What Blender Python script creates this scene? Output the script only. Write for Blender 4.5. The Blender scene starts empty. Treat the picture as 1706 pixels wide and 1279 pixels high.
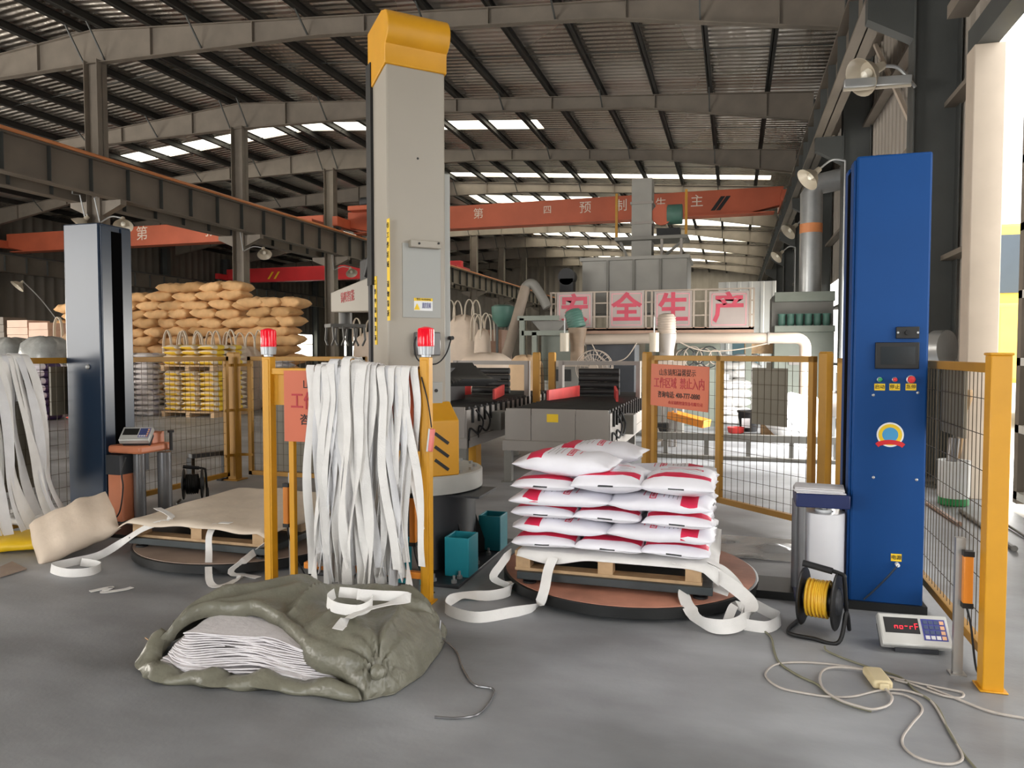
import bpy, math, random
from mathutils import Vector, Matrix
R = math.radians
random.seed(7)
sc = bpy.context.scene
col = sc.collection

# ---------------------------------------------------------------- camera
F, CX, CY = 1232.0, 853.0, 639.5
YAW, PITCH, EYE = R(16.7), math.atan(51.5 / F), 1.5
cam = bpy.data.objects.new('camera', bpy.data.cameras.new('camera'))
col.objects.link(cam)
cam.location = (0, 0, EYE)
cam.rotation_euler = (R(90) - PITCH, 0, YAW)
cam.data.sensor_width = 36.0
cam.data.lens = F * 36.0 / 1706.0
cam.data.clip_end = 400
sc.camera = cam

# ---------------------------------------------------------------- world and light
sc.view_settings.view_transform = 'Standard'
sc.view_settings.look = 'None'
sc.view_settings.gamma = 1
sc.view_settings.exposure = -0.08
sc.view_settings.use_curve_mapping = False
world = bpy.data.worlds.new('sky'); sc.world = world
world.use_nodes = True
wn = world.node_tree.nodes
wn['Background'].inputs[0].default_value = (1.0, 0.985, 0.95, 1)
wn['Background'].inputs[1].default_value = 5.0

def area(name, loc, rot, sx, sy, power, color=(1, 1, 1)):
    l = bpy.data.lights.new(name, 'AREA'); l.shape = 'RECTANGLE'
    l.size, l.size_y, l.energy, l.color = sx, sy, power, color
    o = bpy.data.objects.new(name, l); col.objects.link(o)
    o.location = loc; o.rotation_euler = rot
    return o
# daylight through the open front of the hall (behind the camera)
area('daylight_front_gate', (-21.0, -8.85, 3.2), (R(84), 0, R(-8)), 13.6, 6.2, 2100, (1, 0.95, 0.88))
area('daylight_front_door', (-4.25, -8.85, 2.25), (R(86), 0, 0), 5.3, 4.2, 285, (0.88, 0.94, 1.0))
# daylight through the gates in the side walls
area('daylight_side_gate', (2.7, 12.6, 1.5), (0, R(28), 0), 2.6, 4.2, 950, (1, 0.98, 0.95))
area('daylight_near_gate', (2.45, -0.15, 1.75), (0, R(80), 0), 3.2, 2.6, 40, (0.97, 0.98, 1.0))
area('daylight_far_gate', (2.5, 24.5, 1.75), (0, R(70), 0), 3.2, 7.6, 250, (1, 0.98, 0.95))
area('daylight_left_gate', (-35.3, 8.0, 2.8), (0, R(-80), 0), 5.0, 12.0, 2600, (1, 0.92, 0.80))

# ---------------------------------------------------------------- helpers
def ray(u, v):
    x, y, z = (u - CX) / F, (CY - v) / F, -1.0
    a = R(90) - PITCH
    y, z = y * math.cos(a) - z * math.sin(a), y * math.sin(a) + z * math.cos(a)
    x, y = x * math.cos(YAW) - y * math.sin(YAW), x * math.sin(YAW) + y * math.cos(YAW)
    return Vector((x, y, z))
def at_z(u, v, z=0.0):
    d = ray(u, v); t = (z - EYE) / d.z
    return Vector((d.x * t, d.y * t, z))
def at_y(u, v, y):
    d = ray(u, v); t = y / d.y
    return Vector((d.x * t, y, EYE + d.z * t))
def at_x(u, v, x):
    d = ray(u, v); t = x / d.x
    return Vector((x, d.y * t, EYE + d.z * t))

def lin(c):
    c = c / 255.0
    return c / 12.92 if c <= 0.04045 else ((c + 0.055) / 1.055) ** 2.4
def rgb(r, g, b): return (lin(r), lin(g), lin(b), 1)

MATS = {}
def mat(name, c, rough=0.5, metal=0.0, var=0.12, scale=6.0, bump=0.0, bscale=60.0, emit=None, es=1.0, spec=0.5, detail=4.0, trans=0.0, alpha=1.0, warm=0.0):
    m = bpy.data.materials.new(name); m.use_nodes = True
    nt = m.node_tree; b = nt.nodes['Principled BSDF']
    b.inputs['Roughness'].default_value = rough; b.inputs['Metallic'].default_value = metal
    b.inputs['Specular IOR Level'].default_value = spec
    base = rgb(*c)
    tc = nt.nodes.new('ShaderNodeTexCoord')
    if var > 0:
        n = nt.nodes.new('ShaderNodeTexNoise'); n.inputs['Scale'].default_value = scale; n.inputs['Detail'].default_value = detail
        nt.links.new(tc.outputs['Object'], n.inputs['Vector'])
        r = nt.nodes.new('ShaderNodeValToRGB')
        r.color_ramp.elements[0].position = 0.3; r.color_ramp.elements[1].position = 0.7
        r.color_ramp.elements[0].color = tuple(x * (1 - var) for x in base[:3]) + (1,)
        r.color_ramp.elements[1].color = tuple(min(1, x * (1 + var)) for x in base[:3]) + (1,)
        nt.links.new(n.outputs['Fac'], r.inputs['Fac'])
        nt.links.new(r.outputs['Color'], b.inputs['Base Color'])
    else:
        b.inputs['Base Color'].default_value = base
    if bump > 0:
        n2 = nt.nodes.new('ShaderNodeTexNoise'); n2.inputs['Scale'].default_value = bscale; n2.inputs['Detail'].default_value = 3
        nt.links.new(tc.outputs['Object'], n2.inputs['Vector'])
        bp = nt.nodes.new('ShaderNodeBump'); bp.inputs['Strength'].default_value = bump; bp.inputs['Distance'].default_value = 0.02
        nt.links.new(n2.outputs['Fac'], bp.inputs['Height']); nt.links.new(bp.outputs['Normal'], b.inputs['Normal'])
    if emit:
        b.inputs['Emission Color'].default_value = rgb(*emit); b.inputs['Emission Strength'].default_value = es
    if trans: b.inputs['Transmission Weight'].default_value = trans
    if alpha < 1: b.inputs['Alpha'].default_value = alpha
    MATS[name] = m
    return m

def chain_matrix(o):
    m = Matrix.Identity(4)
    while o is not None:
        m = o.matrix_basis @ m
        o = o.parent
    return m

class MB:
    def __init__(s): s.v = []; s.f = []; s.m = []; s.mi = 0
    def add(s, vs, fs):
        k = len(s.v); s.v += [tuple(p) for p in vs]
        for f in fs: s.f.append(tuple(i + k for i in f)); s.m.append(s.mi)
        return s
    def mt(s, i): s.mi = i; return s
    def box(s, x0, x1, y0, y1, z0, z1):
        return s.add([(x0, y0, z0), (x1, y0, z0), (x1, y1, z0), (x0, y1, z0), (x0, y0, z1), (x1, y0, z1), (x1, y1, z1), (x0, y1, z1)],
                     [(0, 3, 2, 1), (4, 5, 6, 7), (0, 1, 5, 4), (1, 2, 6, 5), (2, 3, 7, 6), (3, 0, 4, 7)])
    def cbox(s, c, sx, sy, sz, rot=None):
        vs = []
        for x, y, z in ((-1, -1, -1), (1, -1, -1), (1, 1, -1), (-1, 1, -1), (-1, -1, 1), (1, -1, 1), (1, 1, 1), (-1, 1, 1)):
            p = Vector((x * sx / 2, y * sy / 2, z * sz / 2))
            if rot is not None: p = rot @ p
            vs.append(p + Vector(c))
        return s.add(vs, [(0, 3, 2, 1), (4, 5, 6, 7), (0, 1, 5, 4), (1, 2, 6, 5), (2, 3, 7, 6), (3, 0, 4, 7)])
    def bar(s, p0, p1, w, h, up=(0, 0, 1)):
        p0, p1 = Vector(p0), Vector(p1); d = (p1 - p0).normalized(); up = Vector(up)
        if abs(d.dot(up)) > 0.99: up = Vector((0, 1, 0))
        a = d.cross(up).normalized(); b = a.cross(d).normalized()
        vs = [p + a * i * w / 2 + b * j * h / 2 for p in (p0, p1) for i, j in ((-1, -1), (1, -1), (1, 1), (-1, 1))]
        return s.add(vs, [(0, 1, 2, 3), (4, 7, 6, 5), (0, 4, 5, 1), (1, 5, 6, 2), (2, 6, 7, 3), (3, 7, 4, 0)])
    def cyl(s, p0, p1, r0, r1=None, n=16):
        p0, p1 = Vector(p0), Vector(p1); r1 = r0 if r1 is None else r1
        d = (p1 - p0).normalized(); up = Vector((0, 0, 1)) if abs(d.z) < 0.99 else Vector((0, 1, 0))
        a = d.cross(up).normalized(); b = a.cross(d)
        vs = []
        for p, r in ((p0, r0), (p1, r1)):
            for i in range(n):
                t = 2 * math.pi * i / n
                vs.append(p + (a * math.cos(t) + b * math.sin(t)) * r)
        fs = [(i, i + n, (i + 1) % n + n, (i + 1) % n) for i in range(n)]
        fs += [tuple(range(n)), tuple(range(2 * n - 1, n - 1, -1))]
        return s.add(vs, fs)
    def tube(s, pts, r, n=8):
        pts = [Vector(p) for p in pts]; vs = []
        prev = None
        for k, p in enumerate(pts):
            d = (pts[min(k + 1, len(pts) - 1)] - pts[max(k - 1, 0)]).normalized()
            if prev is None:
                up = Vector((0, 0, 1)) if abs(d.z) < 0.9 else Vector((1, 0, 0))
                a = d.cross(up).normalized()
            else:
                a = (prev - d * prev.dot(d)).normalized()
            prev = a; b = d.cross(a)
            rr = r[k] if isinstance(r, (list, tuple)) else r
            vs += [p + (a * math.cos(2 * math.pi * i / n) + b * math.sin(2 * math.pi * i / n)) * rr for i in range(n)]
        fs = []
        for k in range(len(pts) - 1):
            for i in range(n):
                j = (i + 1) % n
                fs.append((k * n + i, k * n + j, (k + 1) * n + j, (k + 1) * n + i))
        fs += [tuple(range(n - 1, -1, -1)), tuple(range((len(pts) - 1) * n, len(pts) * n))]
        return s.add(vs, fs)
    def lathe(s, prof, n=24, c=(0, 0, 0), mtx=None):
        vs = []
        for r, z in prof:
            for i in range(n):
                t = 2 * math.pi * i / n
                p = Vector((r * math.cos(t), r * math.sin(t), z))
                if mtx is not None: p = mtx @ p
                vs.append(p + Vector(c))
        fs = []
        for k in range(len(prof) - 1):
            for i in range(n):
                j = (i + 1) % n
                fs.append((k * n + i, k * n + j, (k + 1) * n + j, (k + 1) * n + i))
        if prof[0][0] > 1e-6: fs.append(tuple(range(n - 1, -1, -1)))
        if prof[-1][0] > 1e-6: fs.append(tuple(range((len(prof) - 1) * n, len(prof) * n)))
        return s.add(vs, fs)
    def prism(s, poly, fn, t0, t1):
        """poly in 2D, fn(a, b, t) -> 3D point, extruded from t0 to t1"""
        n = len(poly)
        vs = [fn(a, b, t0) for a, b in poly] + [fn(a, b, t1) for a, b in poly]
        fs = [tuple(range(n - 1, -1, -1)), tuple(range(n, 2 * n))] + [(i, (i + 1) % n, (i + 1) % n + n, i + n) for i in range(n)]
        return s.add(vs, fs)
    def ribbon(s, pts, wv, w, t=0.003):
        """strap along pts; wv: width direction(s)"""
        pts = [Vector(p) for p in pts]; vs = []; n = len(pts)
        for k, p in enumerate(pts):
            d = (pts[min(k + 1, n - 1)] - pts[max(k - 1, 0)]).normalized()
            a = Vector(wv[k] if isinstance(wv, list) else wv)
            a = (a - d * a.dot(d))
            a = a.normalized() if a.length > 1e-4 else Vector((1, 0, 0))
            b = a.cross(d).normalized()
            ww = w[k] if isinstance(w, list) else w
            vs += [p - a * ww / 2 - b * t / 2, p + a * ww / 2 - b * t / 2, p + a * ww / 2 + b * t / 2, p - a * ww / 2 + b * t / 2]
        fs = []
        for k in range(n - 1):
            for i in range(4):
                j = (i + 1) % 4
                fs.append((k * 4 + i, k * 4 + j, k * 4 + 4 + j, k * 4 + 4 + i))
        fs += [(3, 2, 1, 0), tuple(range(4 * n - 4, 4 * n))]
        return s.add(vs, fs)
    def build(s, name, mats, parent=None, world=True, loc=None, bevel=0.0, ang=35, tags=None):
        me = bpy.data.meshes.new(name)
        vs = s.v
        if parent is not None and world:
            inv = chain_matrix(parent).inverted()
            vs = [tuple(inv @ Vector(p)) for p in vs]
        elif loc is not None:
            vs = [(p[0] - loc[0], p[1] - loc[1], p[2] - loc[2]) for p in vs]
        me.from_pydata(vs, [], s.f)
        if not isinstance(mats, (list, tuple)): mats = [mats]
        for m in mats: me.materials.append(MATS[m] if isinstance(m, str) else m)
        if any(s.m): me.polygons.foreach_set('material_index', s.m)
        me.polygons.foreach_set('use_smooth', [True] * len(me.polygons))
        me.update()
        me.set_sharp_from_angle(angle=R(ang))
        o = bpy.data.objects.new(name, me); col.objects.link(o)
        if parent is not None: o.parent = parent
        elif loc is not None: o.location = loc
        if bevel:
            bm = o.modifiers.new('edge', 'BEVEL'); bm.width = bevel; bm.segments = 2; bm.limit_method = 'ANGLE'; bm.angle_limit = R(40)
        if tags: tag(o, *tags)
        return o

def tag(o, label=None, cat=None, group=None, kind=None):
    if label: o['label'] = label
    if cat: o['category'] = cat
    if group: o['group'] = group
    if kind: o['kind'] = kind
    return o
def thing(name, label, cat, loc=(0, 0, 0), rotz=0.0, group=None, kind=None):
    o = bpy.data.objects.new(name, None); col.objects.link(o)
    o.empty_display_size = 0.1
    o.location = loc; o.rotation_euler = (0, 0, rotz)
    return tag(o, label, cat, group, kind)
def dup(root, loc=None, rotz=None, label=None, group=None):
    r = root.copy(); col.objects.link(r)
    if loc is not None: r.location = loc
    if rotz is not None: r.rotation_euler = (0, 0, rotz)
    if label: r['label'] = label
    if group: r['group'] = group
    for ch in list(root.children):
        c = ch.copy(); col.objects.link(c); c.parent = r
        for g in list(ch.children):
            e = g.copy(); col.objects.link(e); e.parent = c
    return r
def smooth(pts, k=6):
    """Catmull-Rom through pts"""
    P = [Vector(p) for p in pts]; out = []
    for i in range(len(P) - 1):
        a, b, c, d = P[max(i - 1, 0)], P[i], P[i + 1], P[min(i + 2, len(P) - 1)]
        for j in range(k):
            t = j / k
            out.append(0.5 * ((2 * b) + (c - a) * t + (2 * a - 5 * b + 4 * c - d) * t * t + (3 * b - a - 3 * c + d) * t ** 3))
    return out + [P[-1]]
def lettering(text, size, m, origin, right, up, parent, name='lettering', width=None, depth=0.002, bold=0.0, align='CENTER'):
    """flat lettering standing on a surface; origin = centre of the line, right/up = directions of the surface"""
    cu = bpy.data.curves.new(name, 'FONT'); cu.body = text; cu.size = size
    cu.align_x = align; cu.align_y = 'CENTER'; cu.extrude = depth / 2; cu.offset = bold
    cu.resolution_u = 2
    t = bpy.data.objects.new(name, cu); col.objects.link(t)
    dg = bpy.context.evaluated_depsgraph_get()
    me = bpy.data.meshes.new_from_object(t.evaluated_get(dg))
    bpy.data.objects.remove(t); bpy.data.curves.remove(cu)
    rt, u = Vector(right).normalized(), Vector(up).normalized(); n = rt.cross(u)
    xs = [v.co.x for v in me.vertices]
    sx = 1.0
    if width and xs: sx = width / max(1e-6, max(xs) - min(xs))
    inv = chain_matrix(parent).inverted()
    for v in me.vertices:
        v.co = inv @ (Vector(origin) + rt * v.co.x * sx + u * v.co.y + n * v.co.z)
    me.materials.clear(); me.materials.append(MATS[m])
    me.name = name
    o = bpy.data.objects.new(name, me); col.objects.link(o); o.parent = parent
    return o

def ordinal(n):
    ones = ['', 'first', 'second', 'third', 'fourth', 'fifth', 'sixth', 'seventh', 'eighth', 'ninth', 'tenth', 'eleventh', 'twelfth', 'thirteenth', 'fourteenth', 'fifteenth', 'sixteenth', 'seventeenth', 'eighteenth', 'nineteenth']
    if n < 20: return ones[n]
    t = n // 10
    return ('twentieth', 'thirtieth', 'fortieth')[t - 2] if n % 10 == 0 else ('twenty', 'thirty', 'forty')[t - 2] + '-' + ones[n % 10]
ORD = [ordinal(n) for n in range(1, 49)]
# ---------------------------------------------------------------- materials
mat('steel_grey', (122, 113, 102), 0.6, 0.0, 0.12, 2.0)
mat('girder_steel', (112, 103, 92), 0.6, 0.0, 0.15, 1.0)
mat('steel_dark', (74, 76, 74), 0.6, 0.0, 0.15, 1.5)
mat('purlin_steel', (46, 44, 41), 0.6, 0.1, 0.12, 2)
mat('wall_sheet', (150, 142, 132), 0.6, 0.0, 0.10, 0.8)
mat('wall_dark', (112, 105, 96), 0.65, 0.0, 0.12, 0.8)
mat('door_white', (226, 226, 222), 0.5, 0, 0.05, 2)
mat('jamb', (196, 182, 166), 0.6, 0, 0.06, 3)
mat('orange_crane', (188, 94, 64), 0.5, 0, 0.10, 1.2)
mat('red_crane', (214, 52, 56), 0.45, 0, 0.08, 1.0)
mat('conduit_orange', (206, 132, 82), 0.5, 0, 0.1, 1)
mat('white_print', (226, 214, 200), 0.6, 0, 0.05, 3)
mat('black', (18, 18, 19), 0.5, 0, 0.15, 6)
mat('black_rubber', (26, 26, 28), 0.7, 0, 0.15, 8)
mat('galv', (176, 178, 178), 0.35, 0.6, 0.08, 5)
mat('lamp_white', (186, 176, 158), 0.4, 0, 0.04, 5)
mat('lamp_glass', (245, 240, 226), 0.15, 0, 0.0)
mat('yellow_far', (240, 208, 96), 0.5, 0, 0.1, 2)
mat('glass_dark', (60, 74, 88), 0.1, 0, 0.05, 2)
mat('ground_out', (200, 196, 188), 0.9, 0, 0.06, 0.5)

def floor_material():
    m = bpy.data.materials.new('concrete'); m.use_nodes = True
    nt = m.node_tree; b = nt.nodes['Principled BSDF']; L = nt.links.new
    tc = nt.nodes.new('ShaderNodeTexCoord')
    def noise(sc_, det, sx=1, sy=1):
        mp = nt.nodes.new('ShaderNodeMapping'); mp.inputs['Scale'].default_value = (sx, sy, 1)
        n = nt.nodes.new('ShaderNodeTexNoise'); n.inputs['Scale'].default_value = sc_; n.inputs['Detail'].default_value = det
        L(tc.outputs['Object'], mp.inputs['Vector']); L(mp.outputs['Vector'], n.inputs['Vector'])
        return n
    n1 = noise(0.45, 6); n2 = noise(1.7, 9, 0.6, 1.2); n3 = noise(40, 3)
    r = nt.nodes.new('ShaderNodeValToRGB')
    r.color_ramp.elements[0].position = 0.32; r.color_ramp.elements[1].position = 0.68
    r.color_ramp.elements[0].color = rgb(128, 130, 133); r.color_ramp.elements[1].color = rgb(184, 187, 191)
    L(n1.outputs['Fac'], r.inputs['Fac'])
    r2 = nt.nodes.new('ShaderNodeValToRGB')
    r2.color_ramp.elements[0].position = 0.35; r2.color_ramp.elements[1].position = 0.7
    r2.color_ramp.elements[0].color = (0.62, 0.61, 0.60, 1); r2.color_ramp.elements[1].color = (1.1, 1.1, 1.1, 1)
    L(n2.outputs['Fac'], r2.inputs['Fac'])
    mx = nt.nodes.new('ShaderNodeMix'); mx.data_type = 'RGBA'; mx.blend_type = 'MULTIPLY'; mx.inputs[0].default_value = 1
    L(r.outputs['Color'], mx.inputs[6]); L(r2.outputs['Color'], mx.inputs[7])
    L(mx.outputs[2], b.inputs['Base Color'])
    rr = nt.nodes.new('ShaderNodeMapRange'); rr.inputs[3].default_value = 0.34; rr.inputs[4].default_value = 0.62
    L(n2.outputs['Fac'], rr.inputs[0]); L(rr.outputs[0], b.inputs['Roughness'])
    bp = nt.nodes.new('ShaderNodeBump'); bp.inputs['Strength'].default_value = 0.12; bp.inputs['Distance'].default_value = 0.01
    L(n3.outputs['Fac'], bp.inputs['Height']); L(bp.outputs['Normal'], b.inputs['Normal'])
    MATS['concrete'] = m
floor_material()

def foil_material():
    """silvery roof insulation: fine ribs across the hall, wavy so that it glints in patches"""
    m = bpy.data.materials.new('roof_foil'); m.use_nodes = True
    nt = m.node_tree; b = nt.nodes['Principled BSDF']; L = nt.links.new
    tc = nt.nodes.new('ShaderNodeTexCoord')
    n1 = nt.nodes.new('ShaderNodeTexNoise'); n1.inputs['Scale'].default_value = 0.35; n1.inputs['Detail'].default_value = 1
    L(tc.outputs['Object'], n1.inputs['Vector'])
    r = nt.nodes.new('ShaderNodeValToRGB')
    r.color_ramp.elements[0].position = 0.35; r.color_ramp.elements[1].position = 0.7
    r.color_ramp.elements[0].color = rgb(212, 202, 190); r.color_ramp.elements[1].color = rgb(232, 224, 214)
    L(n1.outputs['Fac'], r.inputs['Fac']); L(r.outputs['Color'], b.inputs['Base Color'])
    b.inputs['Metallic'].default_value = 0.8; b.inputs['Roughness'].default_value = 0.30
    rr = nt.nodes.new('ShaderNodeMapRange'); rr.inputs[1].default_value = 0.35; rr.inputs[2].default_value = 0.65; rr.inputs[3].default_value = 0.2; rr.inputs[4].default_value = 0.36; L(n1.outputs['Fac'], rr.inputs[0]); L(rr.outputs[0], b.inputs['Roughness'])
    w = nt.nodes.new('ShaderNodeTexWave'); w.wave_type = 'BANDS'; w.bands_direction = 'Y'
    w.inputs['Scale'].default_value = 1.3; w.inputs['Distortion'].default_value = 0.8; w.inputs['Detail'].default_value = 2
    L(tc.outputs['Object'], w.inputs['Vector'])
    mp = nt.nodes.new('ShaderNodeMapping'); mp.inputs['Scale'].default_value = (2.2, 0.5, 1)
    n2 = nt.nodes.new('ShaderNodeTexNoise'); n2.inputs['Scale'].default_value = 1.3; n2.inputs['Detail'].default_value = 2
    L(tc.outputs['Object'], mp.inputs['Vector']); L(mp.outputs['Vector'], n2.inputs['Vector'])
    b1 = nt.nodes.new('ShaderNodeBump'); b1.inputs['Strength'].default_value = 0.9; b1.inputs['Distance'].default_value = 0.08
    b2 = nt.nodes.new('ShaderNodeBump'); b2.inputs['Strength'].default_value = 0.3; b2.inputs['Distance'].default_value = 0.25
    L(w.outputs['Fac'], b1.inputs['Height']); L(n2.outputs['Fac'], b2.inputs['Height'])
    L(b1.outputs['Normal'], b2.inputs['Normal']); L(b2.outputs['Normal'], b.inputs['Normal'])
    MATS['roof_foil'] = m
foil_material()

def skylight_material():
    m = bpy.data.materials.new('skylight_sheet'); m.use_nodes = True
    nt = m.node_tree; nt.nodes.remove(nt.nodes['Principled BSDF'])
    t = nt.nodes.new('ShaderNodeBsdfTranslucent'); t.inputs['Color'].default_value = rgb(255, 250, 232)
    nt.links.new(t.outputs[0], nt.nodes['Material Output'].inputs[0])
    MATS['skylight_sheet'] = m
skylight_material()

# ---------------------------------------------------------------- the hall
RIDGE, XR, XL, YB, YF = -16.4, 2.55, -36.0, 71.0, -9.0
FRAMES = [16 + 6 * k for k in range(9)]
def ztop(x): return 10.05 - 0.078 * abs(x - RIDGE)      # top of the rafters
def structure(o, label=None):
    o['kind'] = 'structure'
    if label: o['label'] = label
    return o

b = MB(); b.box(XL - 0.3, XR, YF, YB, -0.2, 0.0)
structure(b.build('floor', 'concrete'), 'dusty grey concrete floor of the hall')
b = MB(); b.box(XR, 40, -30, 90, -0.25, -0.02)
structure(b.build('ground_outside', 'ground_out'), 'pale paved yard outside the side gate')

# roof sheet with strips of translucent panels left open
SKY = [(25.0, 26.1, -24.6, -6.6), (33.0, 33.8, -13.0, 1.4), (38.2, 40.4, -14.0, 1.4), (44.2, 46.2, -30.0, 1.4), (50.2, 52.4, -14.0, 1.4), (56.2, 58.6, -14, 1.4), (62.2, 64.6, -14, 1.4), (67.6, 69.6, -14, 1.4)]
def roof_strip(bb, y0, y1, x0, x1):
    xs = sorted({x0, x1} | ({RIDGE} if x0 < RIDGE < x1 else set()))
    for a, c in zip(xs, xs[1:]):
        za, zc = ztop(a) + 0.24, ztop(c) + 0.24
        bb.add([(a, y0, za), (c, y0, zc), (c, y1, zc), (a, y1, za), (a, y0, za + 0.08), (c, y0, zc + 0.08), (c, y1, zc + 0.08), (a, y1, za + 0.08)],
               [(0, 3, 2, 1), (4, 5, 6, 7), (0, 1, 5, 4), (1, 2, 6, 5), (2, 3, 7, 6), (3, 0, 4, 7)])
b = MB(); y = YF
for y0, y1, x0, x1 in sorted(SKY):
    roof_strip(b, y, y0, XL, XR); roof_strip(b, y0, y1, XL, x0); roof_strip(b, y0, y1, x1, XR); y = y1
roof_strip(b, y, YB, XL, XR)
ceiling = structure(b.build('ceiling', 'roof_foil'), 'low pitched roof lined with silvery insulation foil')
xs_p = [RIDGE + 0.35 + 1.53 * k for k in range(13)] + [RIDGE - 0.35 - 1.53 * k for k in range(13)]
def zp(x): return ztop(x)
for k, x in enumerate(xs_p):
    if x > XR - 0.2: continue
    b = MB(); z = zp(x)
    b.box(x - 0.012, x + 0.012, YF, YB, z, z + 0.22)
    b.box(x - 0.05, x + 0.09, YF, YB, z, z + 0.018)
    b.box(x - 0.035, x + 0.06, YF, YB, z + 0.2, z + 0.22)
    b.build('purlin', 'purlin_steel', ceiling)
# translucent panels between the purlins, one by one
for y0, y1, x0, x1 in SKY:
    edges = [x0] + sorted(x for x in xs_p + [RIDGE] if x0 < x < x1) + [x1]
    for a, c in zip(edges, edges[1:]):
        b = MB(); za, zc = ztop(a) + 0.27, ztop(c) + 0.27
        b.add([(a, y0, za), (c, y0, zc), (c, y1, zc), (a, y1, za)], [(0, 3, 2, 1)])
        b.build('skylight_panel', 'skylight_sheet', ceiling)
# tie rods under the purlins
for y in (19, 25.6, 31):
    for s in (1, -1):
        b = MB(); x1 = XR - 0.4 if s > 0 else XL + 0.4
        b.cyl((RIDGE, y, ztop(RIDGE) + 0.1), (x1, y, ztop(x1) + 0.1), 0.012, n=6)
        b.build('tie_rod', 'steel_dark', ceiling)

# portal frames
def rafter(bb, y, prof, sgn):
    """prof: (distance from ridge, depth)"""
    for (d0, h0), (d1, h1) in zip(prof, prof[1:]):
        a, c = RIDGE + sgn * d0, RIDGE + sgn * d1
        za, zc = ztop(a), ztop(c)
        for (w, ta, tc_, ba, bc) in ((0.012, 0, 0, h0, h1), (0.10, 0, 0, 0.016, 0.016), (0.10, h0 - 0.016, h1 - 0.016, h0, h1)):
            vs = [(a, y - w, za - ba), (c, y - w, zc - bc), (c, y + w, zc - bc), (a, y + w, za - ba),
                  (a, y - w, za - ta), (c, y - w, zc - tc_), (c, y + w, zc - tc_), (a, y + w, za - ta)]
            bb.add(vs, [(0, 3, 2, 1), (4, 5, 6, 7), (0, 1, 5, 4), (1, 2, 6, 5), (2, 3, 7, 6), (3, 0, 4, 7)])
PROF = [(0, 0.86), (6.8, 0.42), (13.7, 0.36), (18.4, 0.78)]
def dep(d):
    for (d0, h0), (d1, h1) in zip(PROF, PROF[1:]):
        if d <= d1: return h0 + (h1 - h0) * (d - d0) / (d1 - d0)
    return PROF[-1][1]
for n, y in enumerate(FRAMES):
    fr = thing('roof_beam', None, None, (RIDGE, y, ztop(RIDGE)), kind='structure')
    fr['label'] = 'grey steel portal frame rafter, number %d from the camera' % (n + 1)
    for s in (1, -1):
        b = MB(); rafter(b, y, PROF, s); b.build('rafter', 'steel_grey', fr)
    b = MB()
    for x in xs_p[1:12:2] + xs_p[14::2]:
        d = abs(x - RIDGE)
        if d > 18.3: continue
        h = dep(d)
        b.box(x - 0.008, x + 0.008, y - 0.095, y + 0.095, ztop(x) - h, ztop(x))
    b.build('stiffener_plate', 'steel_grey', fr)
    b = MB()
    for x in xs_p[0:12:2] + xs_p[13::2]:
        d = abs(x - RIDGE)
        if d > 18: continue
        for s in (-1, 1): b.bar((x, y, ztop(x) - dep(d) + 0.02), (x, y + s * 0.6, ztop(x) + 0.03), 0.035, 0.035)
    b.build('flange_brace', 'steel_dark', fr)

def column(x, y, z1, dx, dy, m='steel_grey', label=None, z0=0):
    b = MB()
    t = 0.014
    b.box(x - dx / 2, x - dx / 2 + t, y - dy / 2, y + dy / 2, z0, z1)
    b.box(x + dx / 2 - t, x + dx / 2, y - dy / 2, y + dy / 2, z0, z1)
    b.box(x - dx / 2, x + dx / 2, y - t / 2, y + t / 2, z0, z1)
    return structure(b.build('steel_column', m, loc=(x, y, z0)), label)
for n, y in enumerate(FRAMES):
    c = column(RIDGE, y, ztop(RIDGE) - 0.8, 0.44, 0.34, label='grey H section steel column under the ridge, number %d from the camera' % (n + 1))
    b = MB()
    for s in (1, -1):
        b.prism([(0.2, 5.55), (0.84, 5.55), (0.84, 5.42), (0.2, 5.15)], lambda a, z, t, s=s, y=y: (RIDGE + s * a, y + t, z), -0.1, 0.1)
    b.build('corbel', 'steel_grey', c)
for n, y in enumerate([10] + FRAMES):
    c = column(2.24, y, ztop(2.2) - 0.2, 0.5, 0.32, 'steel_dark', label='steel column against the side wall, number %d from the gate' % (n + 1))
    b = MB(); b.prism([(-0.22, 5.75), (-0.75, 5.75), (-0.75, 5.5), (-0.22, 5.2)], lambda a, z, t, y=y: (2.24 + a, y + t, z), -0.1, 0.1)
    b.build('corbel', 'steel_dark', c)
for y in FRAMES[0::1]:
    column(XL + 0.4, y, ztop(XL) - 0.2, 0.5, 0.32, 'steel_dark', label='dark steel column against the far side wall')['group'] = 'columns of the far side wall'

# crane runway beams
def runway(x, z0, z1, y0, y1, label, w=0.3, lead=True):
    r = thing('runway_beam', None, None, (x, y0, z0), kind='structure'); r['label'] = label
    b = MB(); b.box(x - w / 2, x + w / 2, y0, y1, z1 - 0.03, z1); b.box(x - w / 2, x + w / 2, y0, y1, z0, z0 + 0.03)
    b.box(x - 0.01, x + 0.01, y0, y1, z0, z1); b.build('girder', 'girder_steel', r)
    b = MB()
    y = y0 + 0.5
    while y < y1: b.box(x - w / 2 + 0.02, x + w / 2 - 0.02, y - 0.008, y + 0.008, z0 + 0.02, z1 - 0.02); y += 1.2
    b.build('stiffener_plate', 'steel_dark', r)
    b = MB(); b.box(x - 0.035, x + 0.035, y0, y1, z1, z1 + 0.1); b.build('rail', 'steel_dark', r)
    if lead:
        b = MB(); b.cyl((x + w / 2 + 0.12, y0, z1 + 0.02), (x + w / 2 + 0.12, y1, z1 + 0.02), 0.045, n=8); b.build('bus_bar', 'conduit_orange', r)
    return r
runway(-15.75, 5.55, 6.45, 5, YB, 'long crane runway beam with an orange conductor rail on the ridge columns')
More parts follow.
